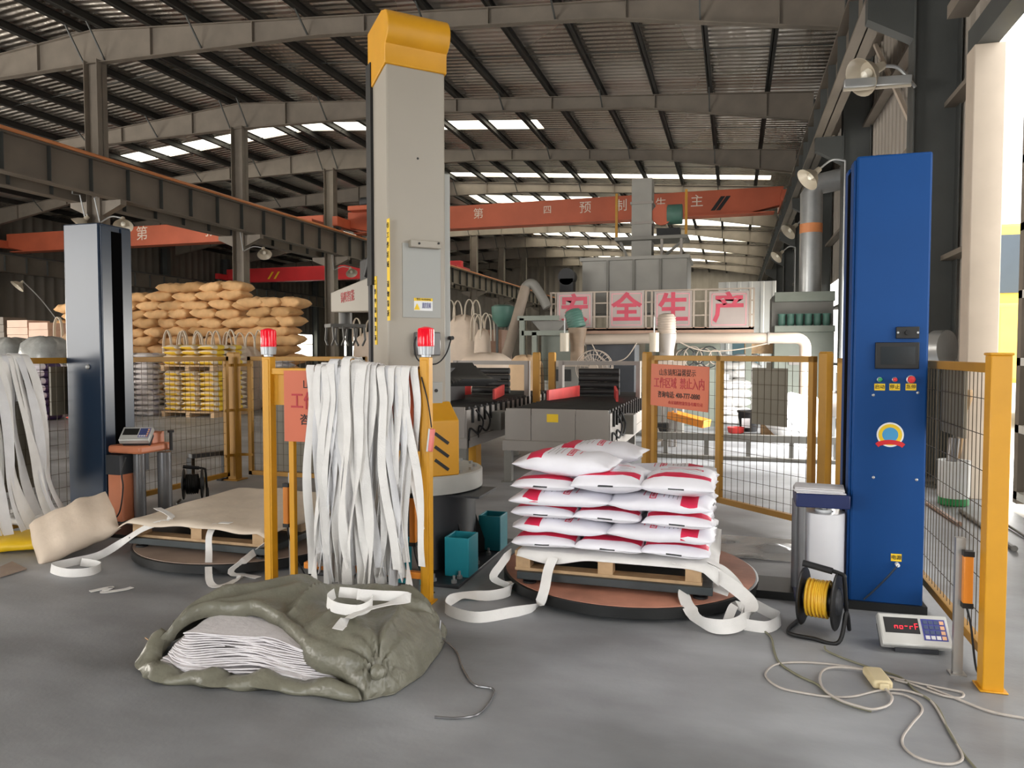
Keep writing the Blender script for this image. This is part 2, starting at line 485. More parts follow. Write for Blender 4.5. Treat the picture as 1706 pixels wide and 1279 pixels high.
runway(-17.05, 5.55, 6.45, 5, YB, 'crane runway beam on the far side of the ridge columns', lead=False)
runway(1.62, 5.75, 6.45, 5, YB, 'crane runway beam along the near side wall', lead=False)
runway(XL + 1.0, 5.55, 6.4, 5, YB, 'crane runway beam along the far side wall', lead=False)

# walls of ribbed sheet
def ribbed(bb, x_of, s0, s1, z0, z1, pitch=0.3):
    """x_of(s, out) -> (x, y); ribs run vertically"""
    n = max(1, int((s1 - s0) / pitch)); p = (s1 - s0) / n; pts = []
    for k in range(n):
        a = s0 + k * p
        pts += [(a, 0), (a + p * 0.62, 0), (a + p * 0.7, 0.03), (a + p * 0.92, 0.03)]
    pts.append((s1, 0)); vs = []; fs = []
    for s, o in pts:
        x, y = x_of(s, o); vs += [(x, y, z0), (x, y, z1)]
    for k in range(len(pts) - 1): fs.append((2 * k, 2 * k + 2, 2 * k + 3, 2 * k + 1))
    bb.add(vs, fs)
zr = ztop(XR) + 0.3
b = MB()
right = lambda s, o: (XR - o, s)
ribbed(b, right, 8.9, 10.6, 0, zr); ribbed(b, right, 10.6, 15.6, 3.0, zr); ribbed(b, right, 15.6, 20.5, 0, zr)
ribbed(b, right, 20.5, 28.5, 3.4, zr); ribbed(b, right, 28.5, YB, 0, zr)
ribbed(b, right, 3.0, 8.9, 4.75, zr); ribbed(b, right, 1.2, 3.0, 0, zr); ribbed(b, right, -1.5, 1.2, 3.4, zr); ribbed(b, right, YF, -1.5, 0, zr)
wall_r = structure(b.build('wall_right', 'wall_sheet'), 'grey ribbed sheet side wall with gates')
for z in (1.2, 2.6, 4.4, 5.9, 7.2):
    for a, c in ((8.9, 10.6), (10.6, 15.6), (15.6, 20.5), (20.5, 28.5), (28.5, YB)):
        if z < 3.0 and (a, c) in ((10.6, 15.6), (20.5, 28.5)): continue
        b = MB(); b.box(XR - 0.2, XR - 0.04, a, c, z, z + 0.06); b.build('girt', 'steel_grey', wall_r)
for y in (10.0, 16, 22, 28, 34):   # cross bracing
    b = MB(); b.bar((XR - 0.12, y + 0.2, 3.4), (XR - 0.12, y + 5.8, 7.6), 0.06, 0.06); b.build('brace', 'jamb', wall_r)
b = MB(); back = lambda s, o: (s, YB - o)
ribbed(b, back, XL, RIDGE - 4, 0, 10.2, 0.6); ribbed(b, back, RIDGE - 4, XR, 0, 10.2, 0.6)
wall_b = structure(b.build('wall_back', 'wall_sheet'), 'pale ribbed sheet end wall')
b = MB(); left = lambda s, o: (XL + o, s)
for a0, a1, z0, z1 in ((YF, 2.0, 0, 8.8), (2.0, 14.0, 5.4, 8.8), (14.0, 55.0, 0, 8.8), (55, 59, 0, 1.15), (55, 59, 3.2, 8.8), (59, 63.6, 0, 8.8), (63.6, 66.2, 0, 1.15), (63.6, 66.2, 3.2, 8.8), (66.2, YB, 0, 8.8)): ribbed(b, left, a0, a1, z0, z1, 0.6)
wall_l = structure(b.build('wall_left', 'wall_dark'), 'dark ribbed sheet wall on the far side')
b = MB(); fro = lambda s, o: (s, YF + o)
ribbed(b, fro, XL, -28.0, 0, 10.2, 0.6); ribbed(b, fro, -28.0, -14.0, 6.5, 10.2, 0.6); ribbed(b, fro, -14.0, -7.0, 0, 10.2, 0.6); ribbed(b, fro, -7.0, -1.5, 4.4, 10.2, 0.6); ribbed(b, fro, -1.5, XR, 0, 10.2, 0.6)
structure(b.build('wall_front', 'wall_sheet'), 'ribbed sheet wall around the front gate')
for n, (y0, y1) in enumerate(((55, 59), (63.6, 66.2))):
    w = thing('window_%d' % (n + 1), None, None, (XL, (y0 + y1) / 2, 1.15), kind='structure'); w['label'] = 'bright low window in the far side wall, %s one' % ('wider' if n == 0 else 'narrower')
    b = MB()
    for a, c, z0, z1 in ((y0, y0 + .08, 1.15, 3.2), (y1 - .08, y1, 1.15, 3.2), (y0, y1, 1.15, 1.23), (y0, y1, 3.12, 3.2), (y0, y1, 2.25, 2.31)): b.box(XL - 0.03, XL + 0.03, a, c, z0, z1)
    b.build('window_frame', 'steel_grey', w)
    b = MB(); b.add([(XL, y0, 1.15), (XL, y1, 1.15), (XL, y1, 3.2), (XL, y0, 3.2)], [(0, 1, 2, 3)]); b.build('pane', 'skylight_sheet', w)
# the sliding gate in the near side wall
d1 = thing('door_1', None, None, (XR, 8.7, 0), kind='structure'); d1['label'] = 'tall white sliding gate standing partly open beside its pale jamb'
b = MB(); b.box(2.28, 2.56, 8.58, 8.86, 0, 4.6); b.build('jamb', 'jamb', d1, bevel=0.01)
b = MB(); b.box(2.30, 2.50, -5.0, 8.9, 4.6, 4.85); b.build('track_beam', 'steel_dark', d1)
b = MB(); b.box(2.10, 2.30, -5.0, 8.9, 5.0, 5.14); b.build('upper_rail', 'steel_grey', d1)
LE = 8.2
b = MB(); b.box(2.66, 2.69, 4.6, LE, 0.06, 4.7); lf = b.build('leaf', 'door_white', d1)
for y in (LE - 0.05, LE - 1.8, LE - 3.5):
    b = MB(); b.box(2.60, 2.66, y - 0.05, y + 0.05, 0.06, 4.7); b.build('stile', 'steel_grey' if y == LE - 0.05 else 'door_white', lf)
for k in range(8):
    z = 0.1 + k * 0.64; b = MB(); b.box(2.60, 2.66, 4.6, LE, z, z + 0.075); b.build('ledge', 'door_white', lf)
# ---------------------------------------------------------------- materials of the packing cell
mat('yellow_paint', (212, 152, 28), 0.42, 0, 0.06, 5)
mat('yellow_shaded', (172, 124, 34), 0.5, 0, 0.10, 4)  # fence yellow with the shade mixed into its colour
mat('wire', (70, 58, 38), 0.5, 0.3, 0.1, 20)
mat('blue_paint', (9, 64, 124), 0.5, 0, 0.05, 2, spec=0.25)
mat('navy_paint', (34, 50, 70), 0.28, 0, 0.10, 2)
mat('navy_bright', (26, 38, 84), 0.35, 0, 0.08, 4)
mat('terracotta', (188, 130, 108), 0.55, 0, 0.28, 3.5, bump=0.1, bscale=30)
mat('greyed_plate', (156, 136, 122), 0.55, 0, 0.16, 3.5)
mat('slot_shade', (3, 3, 4), 0.9, 0, 0, spec=0.05)  # near-black that paints the shade inside the mast slots
mat('rim_black', (20, 21, 21), 0.45, 0, 0.2, 8)
mat('scale_dark', (58, 64, 66), 0.45, 0.2, 0.15, 6)
mat('wood', (190, 158, 120), 0.7, 0, 0.18, 9, bump=0.2, bscale=30)
mat('robot_grey', (166, 159, 147), 0.4, 0, 0.03, 2)
mat('robot_panel', (164, 165, 161), 0.4, 0, 0.03, 2)
mat('flange_grey', (178, 178, 172), 0.45, 0.1, 0.08, 5)
mat('pedestal_dark', (52, 54, 58), 0.45, 0.1, 0.12, 5)
mat('teal_paint', (38, 150, 166), 0.45, 0, 0.06, 5)
mat('sign_orange', (202, 102, 68), 0.5, 0, 0.04, 3)
mat('sign_text_red', (176, 30, 40), 0.5, 0, 0)
mat('ink_black', (34, 26, 24), 0.6, 0, 0)
mat('sticker_yellow', (244, 204, 36), 0.5, 0, 0.03, 8)
mat('sticker_white', (236, 238, 238), 0.4, 0, 0.03, 8)
mat('label_blue', (66, 70, 150), 0.5, 0, 0)
mat('light_red', (226, 20, 40), 0.12, 0, 0.03, 8, emit=(230, 16, 40), es=0.25)
mat('lamp_base', (186, 190, 194), 0.3, 0.3, 0.05, 8)
mat('webbing', (232, 230, 227), 0.75, 0, 0.05, 9, bump=0.15, bscale=160)
mat('webbing_grey', (220, 220, 222), 0.75, 0, 0.06, 9, bump=0.15, bscale=160)
mat('woven_sheet', (222, 208, 190), 0.75, 0, 0.06, 5, bump=0.2, bscale=14)
mat('film', (214, 214, 218), 0.22, 0, 0.04, 4, spec=0.6)
mat('film_dark', (120, 120, 122), 0.25, 0.4, 0.1, 4)
mat('orange_sensor', (226, 138, 40), 0.4, 0, 0.04, 6)
mat('alu', (170, 168, 164), 0.35, 0.7, 0.06, 6)
mat('paper', (226, 224, 226), 0.7, 0, 0.05, 8)
mat('screen', (40, 46, 50), 0.15, 0, 0.05, 6)
mat('green_button', (40, 150, 80), 0.35, 0, 0)
mat('red_button', (214, 40, 48), 0.35, 0, 0)
mat('sign_grey', (112, 106, 92), 0.5, 0.1, 0.06, 3)
mat('machine_dark', (96, 94, 90), 0.5, 0.2, 0.1, 5)
mat('copper_box', (206, 128, 92), 0.4, 0, 0.08, 5)

# ---------------------------------------------------------------- mesh fencing
def fence_panel(parent, p0, p1, z0=0.08, z1=1.46, fw=0.035, mid=(), pitch_h=0.085, pitch_v=0.06, m='yellow_shaded'):
    p0, p1 = Vector((p0[0], p0[1], 0)), Vector((p1[0], p1[1], 0))
    d = (p1 - p0); L = d.length; d.normalize(); nrm = Vector((-d.y, d.x, 0))
    P = lambda s, z: p0 + d * s + Vector((0, 0, z))
    for nm, a, c in (('top_rail', P(0, z1 - fw / 2), P(L, z1 - fw / 2)), ('bottom_rail', P(0, z0 + fw / 2), P(L, z0 + fw / 2)),
                     ('side_rail', P(fw / 2, z0), P(fw / 2, z1)), ('side_rail', P(L - fw / 2, z0), P(L - fw / 2, z1))):
        b = MB(); b.bar(a, c, fw, fw, up=nrm if nm == 'side_rail' else (0, 0, 1)); b.build(nm, m, parent, bevel=0.003)
    for s in mid:
        b = MB(); b.bar(P(s, z0), P(s, z1), fw * 1.2, fw, up=nrm); b.build('middle_rail', m, parent, bevel=0.003)
    b = MB(); w = 0.0032
    n = int(L / pitch_v)
    for k in range(1, n): b.bar(P(k * L / n, z0), P(k * L / n, z1), w, w, up=nrm)
    n = int((z1 - z0) / pitch_h)
    for k in range(1, n):
        z = z0 + k * (z1 - z0) / n; b.bar(P(0, z) + nrm * w, P(L, z) + nrm * w, w, w)
    tag(b.build('wire_mesh', 'wire', parent), kind='stuff')
def fence_post(parent, x, y, w=0.08, z1=1.5, m='yellow_shaded', rz=0.0):
    b = MB(); r = Matrix.Rotation(rz, 3, 'Z')
    b.cbox((x, y, z1 / 2), w, w, z1, r); b.cbox((x, y, z1 + 0.006), w * 0.9, w * 0.9, 0.012, r)
    b.cbox((x, y, 0.006), w * 1.9, w * 1.9, 0.012, r)
    return b.build('post', m, parent, bevel=0.004)

# near fence beside the blue mast
fn = thing('mesh_fence', 'yellow framed wire mesh fence with a stout post beside the blue mast', 'fence', (1.13, 3.73, 0))
b = MB(); b.box(1.075, 1.158, 3.69, 3.775, 0, 1.49); b.box(1.07, 1.163, 3.685, 3.78, 1.49, 1.502); b.box(1.06, 1.173, 3.675, 3.79, 0, 0.008)
b.build('post', 'yellow_paint', fn, bevel=0.008)
fence_panel(fn, (1.13, 3.82), (1.13, 6.2), z0=0.10, z1=1.455, fw=0.045, pitch_h=0.16, pitch_v=0.062)
b = MB(); b.box(1.135, 1.15, 4.3, 4.74, 1.06, 1.42); b.build('back_plate', 'sign_grey', fn)
fb = thing('mesh_fence', 'yellow framed wire mesh gate carrying the orange warning sign', 'fence', (0.70, 6.36, 0))
PA, PB = (-0.88, 7.92), (0.70, 6.34)
fence_post(fb, *PB, 0.078, 1.5, rz=R(45)); fence_post(fb, *PA, 0.078, 1.5, rz=R(45))
def along(t): return (PA[0] + (PB[0] - PA[0]) * t, PA[1] + (PB[1] - PA[1]) * t)
fence_panel(fb, along(0.045), along(0.955), z0=0.10, z1=1.475, fw=0.05, mid=(0.97,), pitch_h=0.12, pitch_v=0.075)
fc = thing('mesh_fence', 'short yellow wire mesh fence between corner post and blue mast', 'fence', (0.8, 6.3, 0))
fence_panel(fc, (0.78, 6.3), (1.1, 6.22), z0=0.1, z1=1.46, fw=0.04)
# fence on the far side and along the back
fl = thing('mesh_fence', 'shaded yellow wire mesh fence behind the dark mast and its turntable', 'fence', (-5.66, 7.4, 0))
fence_post(fl, -5.66, 7.42, 0.11)
fence_panel(fl, (-5.66, 7.30), (-5.66, 5.62), z0=0.06, z1=1.46, fw=0.05, pitch_h=0.12, pitch_v=0.075)
fence_post(fl, -5.66, 5.56, 0.08)
fence_panel(fl, (-5.66, 5.50), (-5.66, 3.4), z0=0.06, z1=1.46, fw=0.05, pitch_h=0.12, pitch_v=0.075)
for z in (0.3, 0.83, 1.36):
    b = MB(); b.bar((-5.66, 7.5, z), (-5.66, 7.24, z), 0.03, 0.03); b.bar((-5.68, 7.42, z), (-5.44, 7.47, z), 0.03, 0.03); b.build('clamp', 'yellow_shaded', fl)
fk = thing('mesh_fence', 'shaded yellow wire mesh fence standing behind the robot', 'fence', (-4.3, 7.5, 0))
fence_panel(fk, (-5.5, 7.48), (-3.95, 7.48), z0=0.06, z1=1.46, fw=0.05, pitch_h=0.12, pitch_v=0.075)
fence_panel(fk, (-3.9, 7.48), (-3.3, 7.48), z0=0.06, z1=1.46, fw=0.05, pitch_h=0.12, pitch_v=0.06)
b = MB(); b.box(-5.25, -4.3, 7.52, 7.54, 0.12, 1.3); b.build('back_plate', 'sign_grey', fk)
# two plates seen through the far side fence
for (y0, y1, z0, z1) in ((4.0, 4.9, 0.35, 1.38), (5.05, 5.75, 0.95, 1.38)):
    b = MB(); b.box(-5.76, -5.74, y0, y1, z0, z1); b.build('back_plate', 'sign_grey', fl)

# signs hung on the gate
def gate_point(t, z, off): # off towards the camera
    x, y = along(t); return Vector((x - 0.7071 * off, y - 0.7071 * off, z))
GR = Vector((0.7071, -0.7071, 0))
sg = thing('warning_sign', 'orange warning sign with black and red writing hung on the mesh gate', 'sign', gate_point(0.26, 0.9, 0.05))
b = MB(); b.bar(gate_point(0.055, 1.175, 0.045), gate_point(0.435, 1.155, 0.045), 0.006, 0.43); b.build('board', 'sign_orange', sg)
def sign_lines(parent, c, right, w, h):
    up = Vector((0, 0, 1)); k = h / 0.43
    lettering('山东铸阳温馨提示', 0.075 * k, 'ink_black', c + up * 0.135 * k - right * 0.02 * k, right, up, parent, width=0.64 * w)
    lettering('工作区域  禁止入内', 0.115 * k, 'sign_text_red', c + up * 0.025 * k, right, up, parent, width=0.88 * w, bold=0.0015)
    lettering('咨询电话: 400-777-0880', 0.07 * k, 'ink_black', c - up * 0.09 * k, right, up, parent, width=0.74 * w, bold=0.001)
    lettering('山东铸阳智能装备有限公司', 0.04 * k, 'sign_text_red', c - up * 0.165 * k + right * 0.12 * w, right, up, parent, width=0.58 * w)
sign_lines(sg, (gate_point(0.055, 1.175, 0.05) + gate_point(0.435, 1.155, 0.05)) / 2 + Vector((0, 0, 0.0)), GR, 0.84, 0.43)
sp = thing('metal_plate', 'plain olive grey metal plate fixed behind the mesh gate', 'plate', gate_point(0.74, 0.9, -0.05))
b = MB(); b.bar(gate_point(0.64, 1.12, -0.04), gate_point(0.815, 1.12, -0.04), 0.008, 0.5); b.build('sheet', 'sign_grey', sp)
b = MB(); b.bar(gate_point(0.715, 1.39, -0.035), gate_point(0.74, 1.39, -0.035), 0.01, 0.06); b.build('hook', 'sign_grey', sp)

# ---------------------------------------------------------------- wrapping masts
def mast(name, label, x0, x1, y0, y1, h, m, slot_side):
    t = thing(name, label, 'wrapping machine', ((x0 + x1) / 2, (y0 + y1) / 2, 0))
    b = MB(); b.box(x0, x1, y0, y1, 0.04, h); b.build('housing', m, t, bevel=0.012)
    xs = x1 if slot_side > 0 else x0
    b = MB(); b.box(xs - 0.01 if slot_side > 0 else xs - 0.016, xs + 0.016 if slot_side > 0 else xs + 0.01, y0 + 0.125, y0 + 0.235, 0.1, h - 0.06); b.build('slot', 'slot_shade', t)
    for a, c in ((y0 + 0.015, y0 + 0.125), (y0 + 0.235, y1 - 0.015)):
        b = MB(); b.box(min(xs, xs + 0.014 * slot_side), max(xs, xs + 0.014 * slot_side), a, c, 0.06, h - 0.02); b.build('guide_panel', m, t, bevel=0.004)
    b = MB(); b.box(x0 - 0.02, x1 + 0.02, y0 - 0.02, y1 + 0.02, 0, 0.05); b.build('foot', 'rim_black', t)
    return t
YM = 4.69
bm_ = mast('stretch_wrapper_mast', 'tall bright blue wrapping machine mast with touchscreen and push buttons', 0.665, 1.055, YM, 5.06, 2.63, 'blue_paint', -1)
b = MB(); b.box(0.78, 0.86, 4.8, 4.9, 2.63, 2.655); b.build('top_block', 'black', bm_)
def on_mast(u, v): return at_y(u, v, YM)
def face_box(u0, u1, v0, v1, t, m, name, parent, bevel=0.0, y=YM):
    a, c = at_y(u0, v1, y), at_y(u1, v0, y)
    b = MB(); b.box(a.x, c.x, y - t, y + 0.002, a.z, c.z); return b.build(name, m, parent, bevel=bevel)
scn = face_box(1457, 1531, 570, 614, 0.02, 'black', 'touchscreen', bm_, 0.004)
face_box(1466, 1524, 577, 607, 0.0215, 'screen', 'display', scn)
soc = face_box(1492, 1531, 544, 564, 0.018, 'black', 'selector_switch', bm_, 0.003)
for u in (1495, 1528):
    p = on_mast(u, 554); b = MB(); b.cyl((p.x, YM - 0.022, p.z), (p.x, YM, p.z), 0.006, n=10); b.build('screw', 'galv', soc)
p = on_mast(1511, 554); b = MB(); b.cyl((p.x, YM - 0.03, p.z), (p.x, YM, p.z), 0.014, n=14); b.build('knob', 'black_rubber', soc)
for u, m, r, txt in ((1465, 'green_button', 0.011, '启动'), (1490, 'red_button', 0.011, '停止'), (1517, 'red_button', 0.019, '急停')):
    p = on_mast(u, 632); b = MB()
    b.lathe([(r * 1.25, 0), (r * 1.25, 0.012), (r, 0.014)], 18, (p.x, YM, p.z), Matrix.Rotation(R(90), 3, 'X'))
    ring = b.build('button_ring', 'galv', bm_)
    b = MB(); b.lathe([(r, 0.012), (r * 1.1, 0.026), (r * 0.9, 0.032), (0, 0.034)], 18, (p.x, YM, p.z), Matrix.Rotation(R(90), 3, 'X')); b.build('push_button', m, ring)
    pl = face_box(u - 8.5, u + 9.5, 639, 650, 0.003, 'sticker_yellow', 'name_plate', bm_)
    q = on_mast(u + 0.5, 644.5); lettering(txt, 0.026, 'ink_black', q + Vector((0, -0.0045, 0)), (1, 0, 0), (0, 0, 1), pl)
for u, v in ((1455, 658), (1529, 654), (1455, 795), (1527, 799)):
    p = on_mast(u, v); b = MB(); b.lathe([(0.008, 0), (0.008, 0.003), (0.003, 0.006), (0, 0.006)], 12, (p.x, YM, p.z), Matrix.Rotation(R(90), 3, 'X')); b.build('lock', 'galv', bm_)
# round emblem without its figure
p = on_mast(1483, 724); RX = Matrix.Rotation(R(90), 3, 'X')
b = MB(); b.lathe([(0.071, 0), (0.071, 0.002), (0, 0.002)], 32, (p.x, YM, p.z), RX); emb = b.build('round_sticker', 'sticker_white', bm_)
b = MB(); b.lathe([(0.062, 0.002), (0.062, 0.003), (0, 0.003)], 32, (p.x, YM, p.z), RX); b.build('yellow_ring', 'sticker_yellow', emb)
mat('sticker_sky', (74, 160, 214), 0.5, 0, 0.05, 8)
b = MB(); b.lathe([(0.042, 0.003), (0.042, 0.0038), (0, 0.0038)], 32, (p.x, YM, p.z), RX); b.build('blue_disc', 'sticker_sky', emb)
b = MB(); pts = []
for k in range(13):
    t = -1 + k / 6; pts.append((p.x + t * 0.07, YM - 0.006, p.z - 0.042 - 0.016 * t * t * (1 if abs(t) < .9 else 1.3)))
b.ribbon(pts, (0, 0, 1), 0.026, 0.002); b.build('red_ribbon', 'red_button', emb)
pl = face_box(1484, 1502, 923, 934, 0.003, 'sticker_yellow', 'name_plate', bm_)
lettering('电源', 0.028, 'ink_black', on_mast(1493, 928.5) + Vector((0, -0.0045, 0)), (1, 0, 0), (0, 0, 1), pl)
p = on_mast(1494, 939); b = MB(); b.cyl((p.x, YM - 0.035, p.z), (p.x, YM, p.z), 0.011, n=12); b.build('cable_gland', 'sticker_white', bm_)
b = MB(); q = at_y(1455, 985, YM - 0.02); b.tube(smooth([(p.x, YM - 0.03, p.z), (p.x - 0.05, YM - 0.03, p.z - 0.07), (q.x, YM - 0.015, q.z), (q.x - 0.05, YM - 0.012, 0.06)]), 0.006, 6); b.build('power_lead', 'navy_paint', bm_)
# carriage with film roll
cr = thing('film_carriage', 'dark blue film carriage on the side of the blue mast', 'carriage', (0.5, 4.75, 0.6))
b = MB(); b.box(0.36, 0.655, 4.62, 4.88, 0.595, 0.675); b.build('arm', 'navy_bright', cr, bevel=0.006)
b = MB(); b.box(0.365, 0.655, 4.63, 4.88, 0.03, 0.055); b.build('lower_arm', 'navy_bright', cr, bevel=0.004)
for x, y in ((0.385, 4.86), (0.40, 4.66)):
    b = MB(); b.cyl((x, y, 0.05), (x, y, 0.6), 0.02 if y < 4.7 else 0.03, n=14); b.build('tension_roller', 'film_dark', cr)
b = MB(); b.cyl((0.525, 4.75, 0.55), (0.525, 4.75, 0.60), 0.022, n=14); b.build('spindle', 'galv', cr)
fr_ = thing('film_roll', 'thick roll of clear stretch film in the blue mast carriage', 'film roll', (0.525, 4.75, 0.055))
b = MB(); b.lathe([(0.045, 0), (0.118, 0), (0.12, 0.004), (0.12, 0.496), (0.117, 0.5), (0.055, 0.5), (0.055, 0.49)], 36, (0.525, 4.75, 0.055)); b.build('film', 'film', fr_)
b = MB(); b.lathe([(0.035, -0.001), (0.046, -0.001), (0.046, 0.512), (0.035, 0.512)], 24, (0.525, 4.75, 0.056)); b.build('cardboard_core', 'sticker_white', fr_)
pp = thing('paper_stack', 'stack of loose white papers lying on the blue film carriage', 'papers', (0.5, 4.74, 0.676))
for k in range(5):
    b = MB(); b.cbox((0.5 + random.uniform(-.012, .012), 4.735 + random.uniform(-.01, .01), 0.679 + k * 0.006), 0.27, 0.19, 0.004, Matrix.Rotation(random.uniform(-.12, .12), 3, 'Z')); b.build('sheet', 'paper', pp)

dm = mast('stretch_wrapper_mast', 'tall dark navy wrapping machine mast with a black slot', -5.62, -5.235, 5.10, 5.46, 2.62, 'navy_paint', 1)
p = at_y(147, 611, 5.10); b = MB(); b.lathe([(0.022, 0), (0.022, 0.01), (0.012, 0.02), (0, 0.02)], 16, (p.x, 5.10, p.z), RX); b.build('lock', 'galv', dm)
b = MB(); b.tube(smooth([at_y(210, 762, 5.02), at_y(203, 790, 5.0), at_y(205, 812, 5.0), at_y(200, 850, 5.0), at_y(190, 866, 5.03)]), 0.006, 6); b.build('power_lead', 'black_rubber', dm)
# carriage of the dark mast
c2 = thing('film_carriage', 'copper coloured film carriage beside the dark mast', 'carriage', (-4.95, 5.3, 0.6))
b = MB(); b.box(-5.21, -4.86, 5.12, 5.50, 0.63, 0.70); b.build('arm', 'copper_box', c2, bevel=0.02)
b = MB(); b.box(-5.19, -5.05, 5.10, 5.24, 0.04, 0.45); b.build('drive_cover', 'copper_box', c2, bevel=0.006)
b = MB(); b.box(-5.20, -5.05, 5.09, 5.42, 0.45, 0.62); b.build('bracket', 'pedestal_dark', c2)
b = MB(); b.box(-5.02, -4.90, 5.30, 5.45, 0.70, 0.80); b.build('motor_box', 'copper_box', c2, bevel=0.006)
b = MB(); b.cyl((-4.83, 5.45, 0.63), (-4.83, 5.45, 0.80), 0.014, n=10); b.cyl((-4.83, 5.45, 0.79), (-4.83, 5.45, 0.81), 0.028, n=10); b.build('pin', 'black', c2)
for x, y, r, m in ((-4.985, 5.24, 0.05, 'film_dark'), (-4.86, 5.40, 0.06, 'film_dark')):
    b = MB(); b.cyl((x, y, 0.04), (x, y, 0.62), r, n=20); b.build('film_roller', m, c2)

# ---------------------------------------------------------------- turntables, platform scales, pallets
def turntable(cx, cy, label, m):
    t = thing('turntable', label, 'turntable', (cx, cy, 0))
    b = MB(); b.lathe([(0.70, 0), (0.74, 0.03), (0.74, 0.05)], 64, (cx, cy, 0)); b.build('base', 'rim_black', t)
    b = MB(); b.lathe([(0.80, 0.022), (0.825, 0.025), (0.825, 0.082), (0.815, 0.086)], 72, (cx, cy, 0)); b.build('rim', 'rim_black', t)
    b = MB(); b.lathe([(0.81, 0.08), (0.81, 0.09), (0, 0.09)], 72, (cx, cy, 0)); b.build('top_plate', m, t)
    return t
T1, T2 = (-0.66, 4.88), (-3.60, 4.88)
turntable(*T1, 'round terracotta topped turntable under the stack of white sacks', 'terracotta')
turntable(*T2, 'round dusty topped turntable under the empty pallet', 'greyed_plate')
for i, (c, lab) in enumerate(((T1, 'dark platform scale between the sack pallet and its turntable'), (T2, 'dark platform scale between the empty pallet and its turntable'))):
    t = thing('platform_scale', lab, 'scale', (c[0], c[1], 0.09))
    x0, x1, y0, y1 = c[0] - 0.60, c[0] + 0.56, c[1] - 0.58, c[1] + 0.5
    b = MB(); b.box(x0, x1, y0, y1, 0.118, 0.165); b.build('deck', 'scale_dark', t, bevel=0.004)
    for x in (x0 + 0.07, x1 - 0.07):
        for y in (y0 + 0.05, y1 - 0.05):
            b = MB(); b.lathe([(0.042, 0), (0.042, 0.012), (0.02, 0.016), (0.02, 0.03)], 18, (x, y, 0.09)); b.build('foot', 'black', t)
def pallet(cx, cy, z, label):
    t = thing('wooden_pallet', label, 'pallet', (cx, cy, z)); L, W = 1.12, 1.02
    for k in range(3):
        y = cy + (-1 + k) * (W / 2 - 0.05)
        b = MB(); b.box(cx - L / 2, cx + L / 2, y - 0.05, y + 0.05, z, z + 0.018); b.build('bottom_board', 'wood', t)
        for j in range(3):
            x = cx + (-1 + j) * (L / 2 - 0.05)
            b = MB(); b.box(x - 0.045, x + 0.045, y - 0.045, y + 0.045, z + 0.018, z + 0.088); b.build('block', 'wood', t)
        b = MB(); x = cx + (-1 + k) * (L / 2 - 0.05); b.box(x - 0.05, x + 0.05, cy - W / 2, cy + W / 2, z + 0.088, z + 0.104); b.build('cross_board', 'wood', t)
    for k in range(7):
        y = cy - W / 2 + 0.05 + k * (W - 0.1) / 6
        b = MB(); b.box(cx - L / 2, cx + L / 2, y - 0.05, y + 0.05, z + 0.104, z + 0.12); b.build('top_board', 'wood', t)
pallet(T1[0] - 0.06, T1[1] - 0.04, 0.165, 'wooden pallet carrying the stack of white sacks')
pallet(T2[0] - 0.04, T2[1] - 0.04, 0.165, 'empty wooden pallet under a loose woven sheet')
# channel between the blue mast and its turntable
b = MB(); b.box(0.1, 0.66, 4.72, 5.04, 0.0, 0.05); b.build('base_channel', 'rim_black', loc=(0.4, 4.88, 0), tags=('low black steel channel joining turntable and blue mast', 'channel'))
b = MB(); b.box(-5.23, -4.3, 4.78, 5.08, 0.0, 0.03); b.build('base_channel', 'rim_black', loc=(-4.7, 4.9, 0), tags=('low black steel channel joining turntable and dark mast', 'channel'))

# ---------------------------------------------------------------- column robot
RC = Vector((-2.20, 4.80, 0)); RA = R(44.6)
ex, ey = Vector((math.cos(RA), math.sin(RA), 0)), Vector((-math.sin(RA), math.cos(RA), 0))
rb = thing('column_robot', 'tall grey column palletizing robot with yellow hood and warning labels', 'robot', (RC.x, RC.y, 0))
def L3(a, b_, z): return RC + ex * a + ey * b_ + Vector((0, 0, z))
def lbox(bb, a0, a1, b0, b1, z0, z1):
    vs = [L3(a, c, z) for z in (z0, z1) for a, c in ((a0, b0), (a1, b0), (a1, b1), (a0, b1))]
    return bb.add(vs, [(0, 3, 2, 1), (4, 5, 6, 7), (0, 1, 5, 4), (1, 2, 6, 5), (2, 3, 7, 6), (3, 0, 4, 7)])
HW, HD = 0.21, 0.17
b = MB(); lbox(b, -HW, HW, -HD, HD, 0.70, 3.42); b.build('column', 'robot_grey', rb, bevel=0.012)
b = MB(); lbox(b, HW - 0.02, HW + 0.05, -HD + 0.03, HD + 0.02, 0.70, 2.75); b.build('side_rail', 'robot_panel', rb, bevel=0.006)
# hood: rounded front roll and sloped cheek
b = MB(); prof = [(HD + 0.03, 3.33), (-HD - 0.008, 3.42), (-HD - 0.008, 3.53)]
for k in range(11):
    t = R(-70 + k * 16); prof.append((-HD + 0.02 - 0.10 * math.cos(t), 3.655 + 0.115 * math.sin(t)))
prof += [(-HD + 0.06, 3.785), (HD + 0.03, 3.74)]
b.prism(prof, lambda a, z, t: L3(t, a, z), -HW - 0.012, HW + 0.012); b.build('hood', 'yellow_paint', rb, bevel=0.006)
# chain guide on the back corner
b = MB(); lbox(b, -HW - 0.02, -HW + 0.0, HD - 0.05, HD + 0.055, 1.98, 3.52); b.build('cable_chain', 'black', rb)
b = MB(); lbox(b, -HW - 0.015, -HW + 0.01, HD, HD + 0.05, 0.75, 1.98); b.build('guide_rail', 'pedestal_dark', rb)
